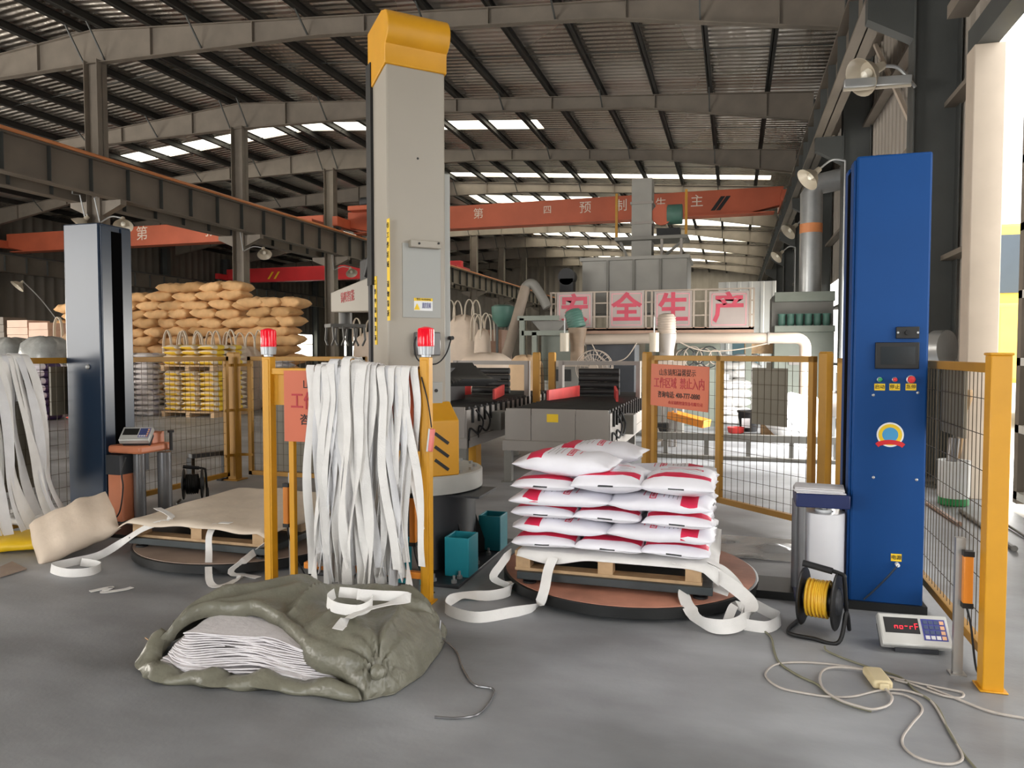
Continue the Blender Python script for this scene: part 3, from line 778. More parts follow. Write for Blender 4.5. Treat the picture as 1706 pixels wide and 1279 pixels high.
# front cover panel, hooded box and stickers; the front face is b = -HD
FR = Vector(ex); UP = Vector((0, 0, 1)); FN = -ey
def on_front(u, v, off=0.0):
    d = ray(u, v); o = Vector((0, 0, EYE)); p0 = RC - ey * HD
    t = (p0 - o).dot(ey) / d.dot(ey); return o + d * t + FN * off
def on_side(u, v, off=0.0):
    d = ray(u, v); o = Vector((0, 0, EYE)); p0 = RC - ex * HW
    t = (p0 - o).dot(ex) / d.dot(ex); return o + d * t - ex * off
def front_panel(u0, u1, v0, v1, t, m, name, parent, bevel=0.0):
    p, q = on_front(u0, v0), on_front(u1, v1)
    a0, a1 = (p - RC).dot(ex), (q - RC).dot(ex); z0, z1 = q.z, p.z
    b = MB(); lbox(b, a0, a1, -HD - t, -HD + 0.004, z0, z1); return b.build(name, m, parent, bevel=bevel)
pn = front_panel(670, 734, 404, 530, 0.006, 'robot_panel', 'cover_panel', rb, 0.002)
bx = front_panel(680, 731, 400, 416, 0.05, 'robot_grey', 'hooded_box', rb, 0.006)
for u in (694, 726):
    p = on_front(u, 407, 0.05); b = MB(); b.cyl(p, p + FN * 0.006, 0.008, n=12); b.build('screw', 'black', bx)
st = front_panel(689, 720, 496, 518, 0.008, 'sticker_white', 'warning_label', rb)
front_panel(689, 720, 496, 502, 0.009, 'sticker_yellow', 'label_heading', st)
b = MB(); q = on_front(694, 511, 0.0095); b.prism([(-0.022, -0.02), (0.022, -0.02), (0, 0.024)], lambda a, z, t: q + FR * a + UP * z + FN * t, 0, 0.001); b.build('warning_triangle', 'sticker_yellow', st)
lettering('! 警告 WARNING', 0.018, 'ink_black', on_front(704.5, 499, 0.0095), FR, UP, st, width=0.11)
lettering('请勿靠近', 0.022, 'label_blue', on_front(710, 507, 0.0095), FR, UP, st, width=0.065)
lettering('高压危险', 0.022, 'label_blue', on_front(710, 511.5, 0.0095), FR, UP, st, width=0.065)
p = on_front(696, 264); b = MB(); b.cyl(p - FN * 0.005, p + FN * 0.002, 0.008, n=12); b.build('hole', 'black', rb)
# yellow strips with vertical writing
def strip(fn, u, v0, v1, txt, w, right, nrm, off):
    p, q = fn(u, v0, off), fn(u, v1, off); c = (p + q) / 2; h = p.z - q.z
    b = MB(); b.bar(Vector((c.x, c.y, q.z)), Vector((c.x, c.y, p.z)), 0.004, w, up=right); s = b.build('yellow_strip', 'sticker_yellow', rb)
    n = len(txt)
    for k, ch in enumerate(txt):
        if ch == ' ': continue
        lettering(ch, 0.045 * (w / 0.05), 'ink_black', Vector((c.x, c.y, p.z - h * (k + 0.7) / (n + 0.4))) + nrm * 0.004, right, UP, s)
strip(lambda u, v, o: on_side(u, v, o), 648, 364, 534, '①工作区域 请勿靠近', 0.05, -ey, -ex, 0.003)
strip(lambda u, v, o: on_side(u, v, o), 627, 460, 574, '工作中请勿靠近', 0.045, -ey, -ex, 0.003)
# junction box with wires
jb = front_panel(689, 729, 553, 592, 0.06, 'film_dark', 'junction_box', rb, 0.008)
b = MB(); b.tube(smooth([on_front(690, 560, 0.05), on_front(685, 575, 0.06), on_front(692, 600, 0.06), on_front(720, 606, 0.06), on_front(740, 590, 0.03), on_front(752, 563, 0.0)]), 0.005, 6); b.build('cable', 'black_rubber', jb)
p = on_front(751, 563); b = MB(); b.cyl(p + FN * 0.03, p - FN * 0.02, 0.014, n=10); b.build('cable_gland', 'black', jb)
b = MB(); lbox(b, 0.02, 0.18, -HD - 0.012, -HD + 0.002, 1.14, 1.3); b.build('service_hatch', 'robot_panel', rb, bevel=0.004)
b = MB(); p = L3(0.13, -HD - 0.012, 1.24); b.cyl(p, p + FN * 0.008, 0.012, n=12); b.build('lock', 'black', rb)
# yellow base cover with ventilation slots
b = MB(); prof = [(-HD - 0.16, 0.665), (-HD - 0.16, 1.04), (-HD - 0.002, 1.16), (HD, 1.16), (HD + 0.1, 0.665)]
b.prism(prof, lambda a, z, t: L3(t, a, z), -HW - 0.03, HW + 0.03); yc = b.build('base_cover', 'yellow_paint', rb, bevel=0.008)
for k in range(3): b = MB(); b.bar(L3(0.06, -HD - 0.161, 0.96 - 0.09 * k), L3(0.16, -HD - 0.161, 0.885 - 0.09 * k), 0.004, 0.022); b.build('vent_slot', 'black', yc)
# flange and pedestal
PC = Vector((-2.24, 4.97, 0))
b = MB(); b.lathe([(0.45, 0.53), (0.50, 0.54), (0.50, 0.655), (0.49, 0.665), (0, 0.665)], 56, PC); fg = b.build('flange', 'flange_grey', rb)
for k in range(18):
    b = MB(); t = k * math.tau / 18; b.cyl(PC + Vector((0.44 * math.cos(t), 0.44 * math.sin(t), 0.66)), PC + Vector((0.44 * math.cos(t), 0.44 * math.sin(t), 0.685)), 0.016, n=6)
    b.build('bolt', 'galv', fg)
b = MB(); b.lathe([(0.46, 0.02), (0.45, 0.05), (0.45, 0.54)], 48, PC); b.build('pedestal', 'pedestal_dark', rb)
b = MB(); b.box(PC.x - 0.51, PC.x + 0.58, PC.y - 0.62, PC.y + 0.62, 0, 0.022); b.build('base_plate', 'pedestal_dark', rb, bevel=0.004)
b = MB(); b.box(PC.x + 0.36, PC.x + 0.6, PC.y - 0.28, PC.y + 0.1, 0.515, 0.53); b.build('shelf_plate', 'pedestal_dark', rb)
for k in range(8):
    t = k * math.tau / 8 + R(22.5); d = Vector((math.cos(t), math.sin(t), 0)); s = Vector((-d.y, d.x, 0))
    b = MB(); b.prism([(0.44, 0.02), (0.515, 0.02), (0.515, 0.12), (0.44, 0.34)], lambda a, z, q, d=d, s=s: PC + d * a + s * q + Vector((0, 0, z)), -0.01, 0.01); b.build('gusset', 'black', rb)
def teal(cx, cy, rz):
    b = MB(); r = Matrix.Rotation(rz, 3, 'Z'); c = Vector((cx, cy, 0))
    for (x, y, sx, sy) in ((0, -0.09, 0.17, 0.012), (0, 0.09, 0.17, 0.012), (-0.08, 0, 0.012, 0.18), (0.08, 0.0, 0.012, 0.18)):
        b.cbox(c + r @ Vector((x, y, 0)) + Vector((0, 0, 0.152)), sx, sy, 0.26, r)
    b.build('fork_pocket', 'teal_paint', rb, bevel=0.004)
for u, v in ((776, 962), (712, 978), (735, 978)):
    pass
teal(-1.74, 4.62, 0.0); teal(-1.98, 4.38, R(90)); teal(-1.74, 5.3, 0)
for x, y in ((-1.71, 4.4), (-1.85, 4.40), (-1.71, 4.5), (-1.71, 4.85), (-1.71, 5.1), (-2.3, 4.4), (-2.45, 4.40)):
    b = MB(); b.cyl((x, y, 0.022), (x, y, 0.07), 0.009, n=8); b.cyl((x, y, 0.022), (x, y, 0.042), 0.02, n=6)
    b.build('anchor_bolt', 'galv', rb)
# arm with gripper
b = MB()
def arm_pt(a, t, z): return RC + ex * a + ey * t + Vector((0, 0, z))
vs = [arm_pt(a, t, z) for t, z0, z1 in ((HD - 0.02, 1.80, 2.10), (1.78, 1.87, 2.05)) for a, z in ((-0.10, z0), (0.10, z0), (0.10, z1), (-0.10, z1))]
b.add(vs, [(0, 1, 2, 3), (4, 7, 6, 5), (0, 4, 5, 1), (1, 5, 6, 2), (2, 6, 7, 3), (3, 7, 4, 0)]); arm = b.build('arm', 'robot_grey', rb, bevel=0.01)
lettering('铸阳智能', 0.10, 'sign_text_red', arm_pt(-0.102, 1.22, 1.97), -ey, UP, arm, width=0.42)
b = MB(); b.tube(smooth([arm_pt(-0.05, HD + 0.12, 2.08), arm_pt(-0.05, HD + 0.16, 2.3), arm_pt(-0.05, HD + 0.3, 2.42), arm_pt(-0.05, HD + 0.44, 2.3), arm_pt(-0.05, HD + 0.62, 2.12)]), 0.045, 10); b.build('cable_hose', 'black', arm)
b = MB(); lbox(b, -0.07, 0.07, HD + 0.5, HD + 0.8, 2.06, 2.26); b.build('drive_motor', 'black', arm, bevel=0.02)
gp = MB(); gp.cyl(arm_pt(0, 1.66, 1.88), arm_pt(0, 1.66, 1.72), 0.06, n=14); lbox(gp, -0.16, 0.16, 1.56, 1.78, 1.73, 1.76); g_ = gp.build('gripper_head', 'machine_dark', rb)
for a in (-0.14, -0.05, 0.05, 0.14):
    b = MB(); b.tube([arm_pt(a, 1.56, 1.74), arm_pt(a, 1.52, 1.62), arm_pt(a, 1.60, 1.57)], 0.010, 6); b.build('gripper_finger', 'machine_dark', g_); b = MB(); b.tube([arm_pt(a, 1.78, 1.74), arm_pt(a, 1.82, 1.62), arm_pt(a, 1.74, 1.57)], 0.010, 6); b.build('gripper_finger', 'machine_dark', g_)

# ---------------------------------------------------------------- yellow entry frame with alarm lamps
YG = 4.07
XA, XB = -2.84, -1.755
gf = thing('entry_frame', 'yellow steel entry frame with a warning board behind the hanging straps', 'frame', (-2.3, YG, 0))
for x in (XA, XB):
    b = MB(); b.box(x - 0.03, x + 0.03, YG - 0.03, YG + 0.03, 0, 1.475); b.box(x - 0.02, x + 0.02, YG - 0.034, YG - 0.028, 0.01, 1.46); b.box(x - 0.05, x + 0.05, YG - 0.05, YG + 0.05, 0, 0.01)
    b.build('post', 'yellow_paint', gf, bevel=0.004)
b = MB(); x = at_y(490, 800, YG + 0.06).x; b.box(x - 0.018, x + 0.018, YG + 0.03, YG + 0.066, 0.0, 1.0); b.build('thin_post', 'yellow_paint', gf, bevel=0.003)
b = MB(); b.box(XA + 0.03, XB - 0.03, YG + 0.008, YG + 0.016, 1.17, 1.385); b.build('back_plate', 'yellow_paint', gf)
b = MB(); b.box(XA + 0.03, XB - 0.03, YG - 0.02, YG + 0.02, 1.365, 1.405); b.build('top_rail', 'yellow_paint', gf, bevel=0.003)
b = MB(); b.box(XA + 0.25, XB - 0.03, YG - 0.02, YG + 0.02, 0.14, 0.18); b.build('low_rail', 'orange_sensor', gf, bevel=0.003)
x0 = at_y(473, 650, YG - 0.03).x
b = MB(); b.box(x0, XB - 0.07, YG - 0.03, YG - 0.024, 0.945, 1.39); wb = b.build('warning_board', 'sign_orange', gf)
sign_lines(wb, Vector(((x0 + XB - 0.07) / 2, YG - 0.032, 1.17)), Vector((1, 0, 0)), XB - 0.07 - x0, 0.43)
for i, x in enumerate((XA, XB)):
    al = thing('alarm_lamp', 'red alarm lamp on the %s post of the yellow entry frame' % ('far' if i == 0 else 'near'), 'lamp', (x, YG, 1.487))
    al['label'] = 'red alarm lamp on the yellow post beside the tan sack pile' if i == 0 else 'red alarm lamp in front of the robot column'
    s = 1.0
    b = MB(); b.lathe([(0.028, 0), (0.028, 0.012), (0.046, 0.014), (0.050, 0.062), (0.046, 0.064)], 28, (x, YG, 1.477)); b.build('lamp_base', 'lamp_base', al)
    b = MB(); b.lathe([(0.047, 0.062), (0.049, 0.08), (0.047, 0.165), (0.044, 0.170), (0.02, 0.179), (0, 0.181)], 28, (x, YG, 1.477)); b.build('lens', 'light_red', al)
    b = MB()
    for k in range(14):
        t = k * math.tau / 14; b.cyl((x + 0.0475 * math.cos(t), YG + 0.0475 * math.sin(t), 1.545), (x + 0.0468 * math.cos(t), YG + 0.0468 * math.sin(t), 1.64), 0.0022, n=5)
    b.build('lens_ribs', 'light_red', al)
# little pendant control on its cord
rm = thing('pendant_control', 'small pink hand control hanging on a cord from the near yellow post', 'remote control', (XB + 0.03, YG - 0.05, 1.0))
c0, c1, c2_ = at_y(702, 628, YG - 0.04), at_y(713, 670, YG - 0.045), at_y(719, 712, YG - 0.05)
b = MB(); b.tube(smooth([c0, c1, c2_]), 0.004, 6); b.build('cord', 'black_rubber', rm)
mat('pink_plastic', (224, 122, 112), 0.3, 0, 0.05, 8)
e0, e1 = at_y(721, 714, YG - 0.05), at_y(717, 752, YG - 0.05)
b = MB(); b.bar(e0, e1, 0.028, 0.024); b.build('housing', 'pink_plastic', rm, bevel=0.006)
b = MB(); b.bar(e0 + Vector((-0.018, 0, 0)), e1 + Vector((-0.018, 0, 0)), 0.01, 0.02); b.build('side_grip', 'galv', rm)
# light curtain bars
def curtain(x, y, z0, z1, zb0, zb1, label, dx=0.025, post=True):
    t = thing('light_curtain', label, 'sensor', (x, y, 0))
    b = MB(); b.box(x - 0.02, x + 0.02, y - 0.015, y + 0.015, z0, z1); b.box(x - 0.035, x + 0.035, y - 0.03, y + 0.03, 0, 0.006); b.build('stand', 'alu', t)
    b = MB(); b.box(x + dx - 0.02, x + dx + 0.02, y - 0.05, y - 0.016, zb0, zb1); s = b.build('sensor_bar', 'orange_sensor', t, bevel=0.004)
    for z in (zb0, zb1): b = MB(); b.box(x + dx - 0.022, x + dx + 0.022, y - 0.052, y - 0.014, z - 0.012, z + 0.012); b.build('end_cap', 'black', s)
    b = MB(); b.tube(smooth([(x + dx, y - 0.03, zb0 - 0.01), (x + dx + 0.02, y - 0.03, zb0 - 0.1), (x + 0.08, y, 0.03), (x + 0.12, y + 0.02, 0.01)]), 0.005, 6); b.build('lead', 'black_rubber', t)
q = at_z(1594, 1122, 0); curtain(q.x, q.y, 0, 0.645, 0.34, 0.58, 'orange light curtain sensor on a stand beside the stout yellow post')
q = at_y(688, 930, 4.16); curtain(q.x, 4.2, 0, 0.70, 0.32, 0.62, 'orange light curtain sensor behind the near post of the entry frame', dx=0.0)
q = at_y(481, 930, 4.25); curtain(q.x, 4.3, 0, 0.70, 0.35, 0.62, 'orange light curtain sensor between the posts of the entry frame', dx=-0.02)
# ---------------------------------------------------------------- sacks
def print_mat(name, base, bands, var=0.05, rough=0.55, bump=0.35, bscale=9):
    """woven sack with printed rectangles: bands = (x0, x1, y0, y1, zmin, colour) in object space"""
    m = mat(name, base, rough, 0, var, 5, bump=bump, bscale=bscale)
    nt = m.node_tree; L = nt.links.new; bs = nt.nodes['Principled BSDF']
    tc = nt.nodes.new('ShaderNodeTexCoord'); sp_ = nt.nodes.new('ShaderNodeSeparateXYZ'); L(tc.outputs['Object'], sp_.inputs[0])
    cur = bs.inputs['Base Color'].links[0].from_socket
    def cmp(out, op, val):
        n = nt.nodes.new('ShaderNodeMath'); n.operation = op; L(out, n.inputs[0]); n.inputs[1].default_value = val; return n.outputs[0]
    def mul(a, c):
        n = nt.nodes.new('ShaderNodeMath'); n.operation = 'MULTIPLY'; L(a, n.inputs[0]); L(c, n.inputs[1]); return n.outputs[0]
    for x0, x1, y0, y1, z0, z1, c in bands:
        f = mul(mul(cmp(sp_.outputs[0], 'GREATER_THAN', x0), cmp(sp_.outputs[0], 'LESS_THAN', x1)), mul(cmp(sp_.outputs[1], 'GREATER_THAN', y0), cmp(sp_.outputs[1], 'LESS_THAN', y1)))
        f = mul(f, mul(cmp(sp_.outputs[2], 'GREATER_THAN', z0), cmp(sp_.outputs[2], 'LESS_THAN', z1)))
        mx = nt.nodes.new('ShaderNodeMix'); mx.data_type = 'RGBA'; L(f, mx.inputs[0]); L(cur, mx.inputs[6]); mx.inputs[7].default_value = rgb(*c); cur = mx.outputs[2]
    L(cur, bs.inputs['Base Color'])
    return m
RED = (226, 44, 84)
print_mat('sack_white', (240, 239, 246), [
    (0.125, 0.222, -0.185, 0.185, -0.008, 1, RED),
    (-0.06, -0.02, -0.13, 0.13, 0.02, 1, RED), (-0.053, -0.027, -0.12, 0.12, 0.02, 1, (226, 214, 216)), (-0.048, -0.032, -0.10, 0.10, 0.02, 1, (222, 92, 120)),
    (-0.10, -0.092, -0.09, 0.09, 0.02, 1, (222, 120, 140)), (0.02, 0.026, -0.10, 0.10, 0.02, 1, (196, 150, 158)), (0.05, 0.055, -0.12, 0.12, 0.02, 1, (170, 168, 170)), (0.075, 0.08, -0.12, 0.05, 0.02, 1, (170, 168, 170)), (0.10, 0.105, -0.12, 0.12, 0.02, 1, (170, 168, 170)),
    (0.272, 0.4, -0.05, 0.04, -0.004, 0.004, (60, 62, 66))])
print_mat('sack_tan', (218, 174, 122), [], var=0.10, rough=0.8, bump=0.4, bscale=12)
print_mat('sack_tan_dull', (192, 150, 100), [], var=0.10, rough=0.8, bump=0.4, bscale=12)
print_mat('sack_yellow', (230, 214, 190), [(-0.4, 0.4, -0.16, 0.16, -1, 0.012, (232, 190, 44)), (-0.12, 0.12, -1, 1, -1, 1, (236, 200, 60))], var=0.06)
print_mat('sack_greywhite', (206, 200, 198), [(-0.1, 0.1, -1, 1, 0.01, 1, (176, 172, 186))], var=0.06)
print_mat('sack_purple', (214, 208, 212), [(-0.2, 0.2, -1, 1, -1, 1, (70, 52, 92))], var=0.06)
print_mat('sack_red', (216, 96, 84), [(-0.12, 0.1, -0.1, 0.1, -1, 1, (222, 150, 128))], var=0.08)
def sack_mesh(name, L, W, H, m, seed, nx=13, nr=14, wob=0.010, flat=0.6, ex_=3.2):
    rnd = random.Random(seed); vs = []; fs = []
    ph = [rnd.uniform(0, 6.28) for _ in range(6)]
    for i in range(nx):
        x = -1 + 2 * i / (nx - 1)
        x = math.copysign(abs(x) ** 0.8, x)
        h = H / 2 * max(0.06, (1 - abs(x) ** ex_) ** 0.62)
        w = W / 2 * (0.93 + 0.07 * x * x)
        for k in range(nr):
            t = math.tau * k / nr; c, s = math.cos(t), math.sin(t)
            y = w * math.copysign(abs(c) ** 0.75, c); z = h * math.copysign(abs(s) ** flat, s)
            n = math.sin(x * 5 + ph[0] + y * 9) * math.sin(y * 14 + ph[1]) * (1 - abs(x) ** 4)
            z += wob * n + wob * 0.5 * math.sin(x * 11 + ph[2]) * (1 if z > 0 else 0.4)
            xx = x * L / 2 * (1 + 0.03 * math.sin(y * 18 + ph[3]) + 0.02 * math.sin(y * 40 + ph[4]))
            vs.append((xx, y + 0.006 * math.sin(x * 8 + ph[5]), z))
    for i in range(nx - 1):
        for k in range(nr): fs.append((i * nr + k, i * nr + (k + 1) % nr, (i + 1) * nr + (k + 1) % nr, (i + 1) * nr + k))
    fs += [tuple(range(nr - 1, -1, -1)), tuple(range((nx - 1) * nr, nx * nr))]
    me = bpy.data.meshes.new(name); me.from_pydata(vs, [], [tuple(reversed(f)) for f in fs]); me.materials.append(MATS[m])
    me.polygons.foreach_set('use_smooth', [True] * len(me.polygons)); me.update()
    return me
def put(me, name, loc, rz, label, cat, group=None, tilt=(0, 0)):
    o = bpy.data.objects.new(name, me); col.objects.link(o)
    o.location = loc; o.rotation_euler = (tilt[0], tilt[1], rz)
    return tag(o, label, cat, group)

SW = [sack_mesh('white_sack', 0.615, 0.405, 0.094, 'sack_white', 20 + k, nx=21, nr=20, wob=0.006, flat=0.75) for k in range(4)]
SWT = [sack_mesh('white_sack', 0.63, 0.43, 0.15, 'sack_white', 40 + k, nx=21, nr=20, wob=0.008, flat=0.75, ex_=2.4) for k in range(3)]
CXS, YS, Z0, LH = -0.71, 4.33, 0.292, 0.0885
ordn = ('lowest', 'second lowest', 'third', 'fourth', 'fifth', 'top')
rs = random.Random(3)
def white_sack(x, y, l, rz, where, me=None, dz=0.0):
    put(me or rs.choice(SW), 'white_sack', (x + rs.uniform(-.008, .008), y + rs.uniform(-.012, .012), Z0 + LH * (l + 0.5) + dz), rz + R(rs.uniform(-2.2, 2.2)),
        'white sack with red band, %s in the %s layer of the pallet stack' % (where, ordn[l]), 'sack', 'white sacks stacked on the pallet', (R(rs.uniform(-1, 1)), R(rs.uniform(-1, 1))))
for l in range(5):
    if l % 2 == 0:
        for k, w in enumerate(('front left', 'front middle', 'front right')):
            if l == 4 and k == 2: white_sack(CXS + 0.41, YS + 0.29, l, R(-90), w, SWT[0], 0.026); continue
            if l == 4 and k == 1: white_sack(CXS + 0.0, YS + 0.31, l, R(-90), w, SWT[1], 0.022); continue
            white_sack(CXS + (k - 1) * 0.402, YS + 0.3, l, R(-90), w)
        for k, w in enumerate(('back left', 'back right')): white_sack(CXS + (k - 0.5) * 0.60, YS + 0.81, l, R(180 if k == 0 else 0), w)
    else:
        for k, w in enumerate(('front left', 'front right')): white_sack(CXS + (k - 0.5) * 0.60, YS + 0.2, l, R(180 if k == 0 else 0), w)
        for k, w in enumerate(('back left', 'back middle', 'back right')): white_sack(CXS + (k - 1) * 0.402, YS + 0.71, l, R(90), w)
white_sack(CXS - 0.29, YS + 0.25, 5, R(180), 'front', SWT[2], 0.032)
white_sack(CXS - 0.20, YS + 0.78, 5, R(176), 'back', SWT[1], 0.032)

# woven sheet under the sacks (thin, hanging over the pallet edge) with its four lifting straps
def cloth(name, x0, x1, y0, y1, zf, nx, ny, m, label, cat, thick=0.004):
    vs = []; fs = []
    for j in range(ny + 1):
        for i in range(nx + 1):
            x, y = x0 + (x1 - x0) * i / nx, y0 + (y1 - y0) * j / ny
            q = zf(x, y); vs.append(q if isinstance(q, (tuple, list, Vector)) else (x, y, q))
    for j in range(ny):
        for i in range(nx): k = j * (nx + 1) + i; fs.append((k, k + 1, k + nx + 2, k + nx + 1))
    b = MB(); b.add(vs, fs); o = b.build(name, m, loc=((x0 + x1) / 2, (y0 + y1) / 2, 0.28), ang=80)
    s = o.modifiers.new('thickness', 'SOLIDIFY'); s.thickness = thick; s.offset = 1
    return tag(o, label, cat)
def sheet1(x, y):
    z = 0.2865; ov = max(0, (YS - 0.0) - y); ox = max(0, x + 0.15)
    dr = 0.35 + 0.65 * max(0, math.sin(x * 6 + 1.6)) ** 2
    return (x - ox * 0.10, y + ov * 0.45, z - ov * 1.0 * dr - ox * 0.7 * (0.6 + 0.4 * math.sin(y * 8)))
cloth('woven_sheet', -1.26, -0.06, 4.27, 5.3, sheet1, 40, 34, 'webbing', 'white woven sling sheet showing under the stack of white sacks', 'sheet', 0.002)
def sheet2(x, y):
    u, v = (x + 3.62) / 0.62, (y - 4.85) / 0.55
    z = 0.29 + 0.016 * math.sin(x * 4 + y * 3) ** 2 + 0.01 * math.sin(x * 9 - y * 5) ** 2
    ed = max(0, abs(u) - 0.86, abs(v) - 0.86)
    fr = max(0, 4.31 - y) + max(0, -4.18 - x) + max(0, x + 3.08)
    return (x, y, z - fr * 0.55 + (0.05 * max(0, y - 5.25)))
cloth('woven_sheet', -4.26, -3.0, 4.26, 5.52, sheet2, 44, 40, 'woven_sheet', 'cream woven sheet spread over the empty pallet', 'sheet', 0.003)

# loose straps (webbing loops)
def strap(name, pts, wv, label, w=0.055, m='webbing', group=None, k=6, t=0.003):
    b = MB(); P = smooth(pts, k)
    if isinstance(wv, list):
        W = smooth(wv, k)
    else: W = [Vector(wv)] * len(P)
    b.ribbon(P, W, w, t); p0 = pts[0]
    o = b.build(name, m, loc=tuple(p0), ang=60); return tag(o, label, 'strap', group)
G = lambda u, v, z=0.006: at_z(u, v, z)
X_, Z_ = Vector((1, 0, 0)), Vector((0, 0, 1)); CR = Vector((math.cos(YAW), math.sin(YAW), 0)); CF = Vector((-math.sin(YAW), math.cos(YAW), 0))
gs = 'loose white sling straps on the turntables'
E = Z_ + CF * 0.35
strap('sling_strap', [at_y(922, 928, 4.30), at_y(913, 950, 4.24), at_y(906, 985, 4.12), at_z(893, 1010, 0.035), at_z(850, 1020, 0.03), at_z(790, 1028, 0.03), at_z(742, 1012, 0.03), at_z(766, 992, 0.03), at_z(815, 992, 0.03), at_z(848, 984, 0.04), at_z(850, 968, 0.07)], [X_, X_, X_, CR + Z_, E, E, E, CF + Z_ * .3, E, E, CR], 'white sling strap looping from the sack pallet across the floor by the robot', group=gs, w=0.06)
strap('sling_strap', [at_y(852, 917, 4.38), at_y(835, 940, 4.30), at_y(822, 962, 4.28), at_z(846, 975, 0.06)], [CR * .5 + CF, CR + Z_ * .3, CR, CR], 'short white sling strap hanging off the robot side of the sack pallet', group=gs, w=0.05)
strap('sling_strap', [at_z(1120, 935, 0.29), at_z(1168, 944, 0.27), at_z(1200, 962, 0.22), at_z(1240, 992, 0.14), at_z(1252, 1012, 0.10), at_z(1236, 1036, 0.05), at_z(1205, 1044, 0.045), at_z(1170, 1036, 0.05), at_z(1146, 1008, 0.09), at_z(1142, 984, 0.13), at_z(1172, 974, 0.15), at_z(1215, 985, 0.13)],
      [CF, CF + Z_ * .5, Z_ + CR * .5, Z_ + CR * .6, CR + Z_ * .4, Z_ + CF * .4, Z_ + CF * .4, Z_ + CR * -.3, CR, CR + CF, CF + Z_ * .4, CF + Z_ * .6], 'white sling strap tangled in a big loop at the edge of the terracotta turntable', group=gs, w=0.075)
strap('sling_strap', [at_z(1180, 934, 0.29), at_z(1204, 946, 0.26), at_z(1222, 966, 0.2), at_z(1245, 998, 0.1), at_z(1278, 1018, 0.04), at_z(1300, 1030, 0.035), at_z(1280, 1044, 0.03), at_z(1240, 1040, 0.03)], [CF, CF + CR, CR + CF * .3, CR + Z_ * .3, Z_ + CR * .4, Z_ + CF * .3, E, E], 'white sling strap trailing from the sack pallet towards the cable reel', group=gs, w=0.06)
strap('sling_strap', [at_z(1212, 1034, 0.04), at_z(1224, 1008, 0.08), at_z(1240, 1016, 0.07), at_z(1232, 1034, 0.04)], [CR, CR, Z_, Z_], 'short white strap end standing inside the big strap loop', group=gs, w=0.05)
strap('sling_strap', [at_z(262, 846, 0.33), at_z(285, 862, 0.31), at_z(240, 880, 0.25), at_z(205, 902, 0.12), at_z(165, 925, 0.04), at_z(120, 936, 0.03), at_z(85, 945, 0.03), at_z(110, 954, 0.03), at_z(150, 952, 0.03), at_z(168, 942, 0.03), at_z(135, 936, 0.03)], [CF, CF, Z_ + CF, Z_ + CF * .4, E, E, E, E, E, Z_, E], 'white sling strap trailing off the empty pallet towards the pale sacks', group=gs)
strap('sling_strap', [at_z(385, 871, 0.31), at_z(362, 872, 0.30), at_y(349, 890, 4.26), at_y(348, 920, 4.22), G(350, 970, 0.02), G(375, 974), G(400, 960), G(395, 950, 0.02)], [CF, CF, CR, CR, CR, CF, CF, CF], 'white sling strap hanging down the middle of the empty pallet', group=gs, w=0.045)
strap('sling_strap', [at_z(450, 900, 0.26), at_z(430, 915, 0.15), at_z(405, 935, 0.1), at_z(385, 952, 0.04), G(412, 958), G(430, 962)], [CF + CR, CF + CR, CF + CR, CF + CR, CF, CF], 'white sling strap folded beside the first yellow post', group=gs, w=0.05)
strap('sling_strap', [G(150, 985), G(185, 978), G(172, 986), G(205, 982), G(220, 978)], [CF] * 5, 'scrap of pale strap lying alone on the floor near the tarpaulin', group=gs, w=0.04)

# straps hung over the entry frame
rs = random.Random(11); gh = 'white straps hung over the yellow entry frame'
ZR = 1.405
def hang(x, dy, zend, sway, w, label, n=9, top=0.0, back=0.5, end_out=0.0, wd=None):
    pts = [(x + sway[0] * 0.2, YG + 0.05, ZR - back), (x, YG + 0.05, ZR - 0.1), (x, YG + 0.045, ZR + 0.005 + top), (x, YG, ZR + 0.012 + top), (x, YG - 0.045 - dy * 0.6, ZR + 0.004 + top)]
    wv = [X_] * 5
    for k in range(1, n + 1):
        t = k / n; z = ZR - 0.06 + (zend - ZR + 0.06) * t
        a = sway[1] * math.sin(t * 5 + sway[2]) * t
        pts.append((x + sway[0] * t + 0.02 * math.sin(t * 7 + sway[2]), YG - 0.05 - dy * (0.6 + 0.6 * math.sin(t * 2.2)) - end_out * t * t, z))
        wv.append(Vector((math.cos(a), -math.sin(a), 0)))
    strap('hanging_strap', pts, wv, label, w=w, group=gh, k=3, m=rs.choice(['webbing', 'webbing', 'webbing_grey']))
xl, xr = -2.44, -1.845
lab_h = 'white webbing strap in the thick bundle hung over the yellow entry frame'
hang(at_y(524, 700, YG).x, 0.0, 0.12, (-0.015, 1.0, 1.2), 0.055, 'lone white strap hanging left of the bundle across the orange board', n=10)
for k in range(48):
    f = (k * 0.618) % 1.0
    x = xl + (xr - xl) * f
    bulge = 1 - abs(f - 0.45) * 1.4
    lay = rs.uniform(0, 0.13) * max(0.2, bulge)
    zend = rs.choice([0.04, 0.06, 0.1, 0.1, 0.16, 0.22]) if 0.12 < f < 0.9 else rs.uniform(0.1, 0.3)
    hang(x, lay, zend, (rs.uniform(-0.10, 0.10) - 0.07 * (0.5 - f), rs.uniform(0.5, 2.6), rs.uniform(0, 6)), rs.uniform(0.04, 0.065), 'white strap in the thick bundle over the yellow entry frame, %s from its left edge' % ORD[int(sum(1 for j in range(48) if (j * 0.618) % 1.0 < f))], top=0.06 * max(0, 1 - abs(f - 0.33) * 2.6) * rs.random(), n=11)
hang(-1.815, 0.0, 0.45, (0.03, 1.5, 0.5), 0.05, 'outermost white strap hanging next to the near yellow post', n=10)
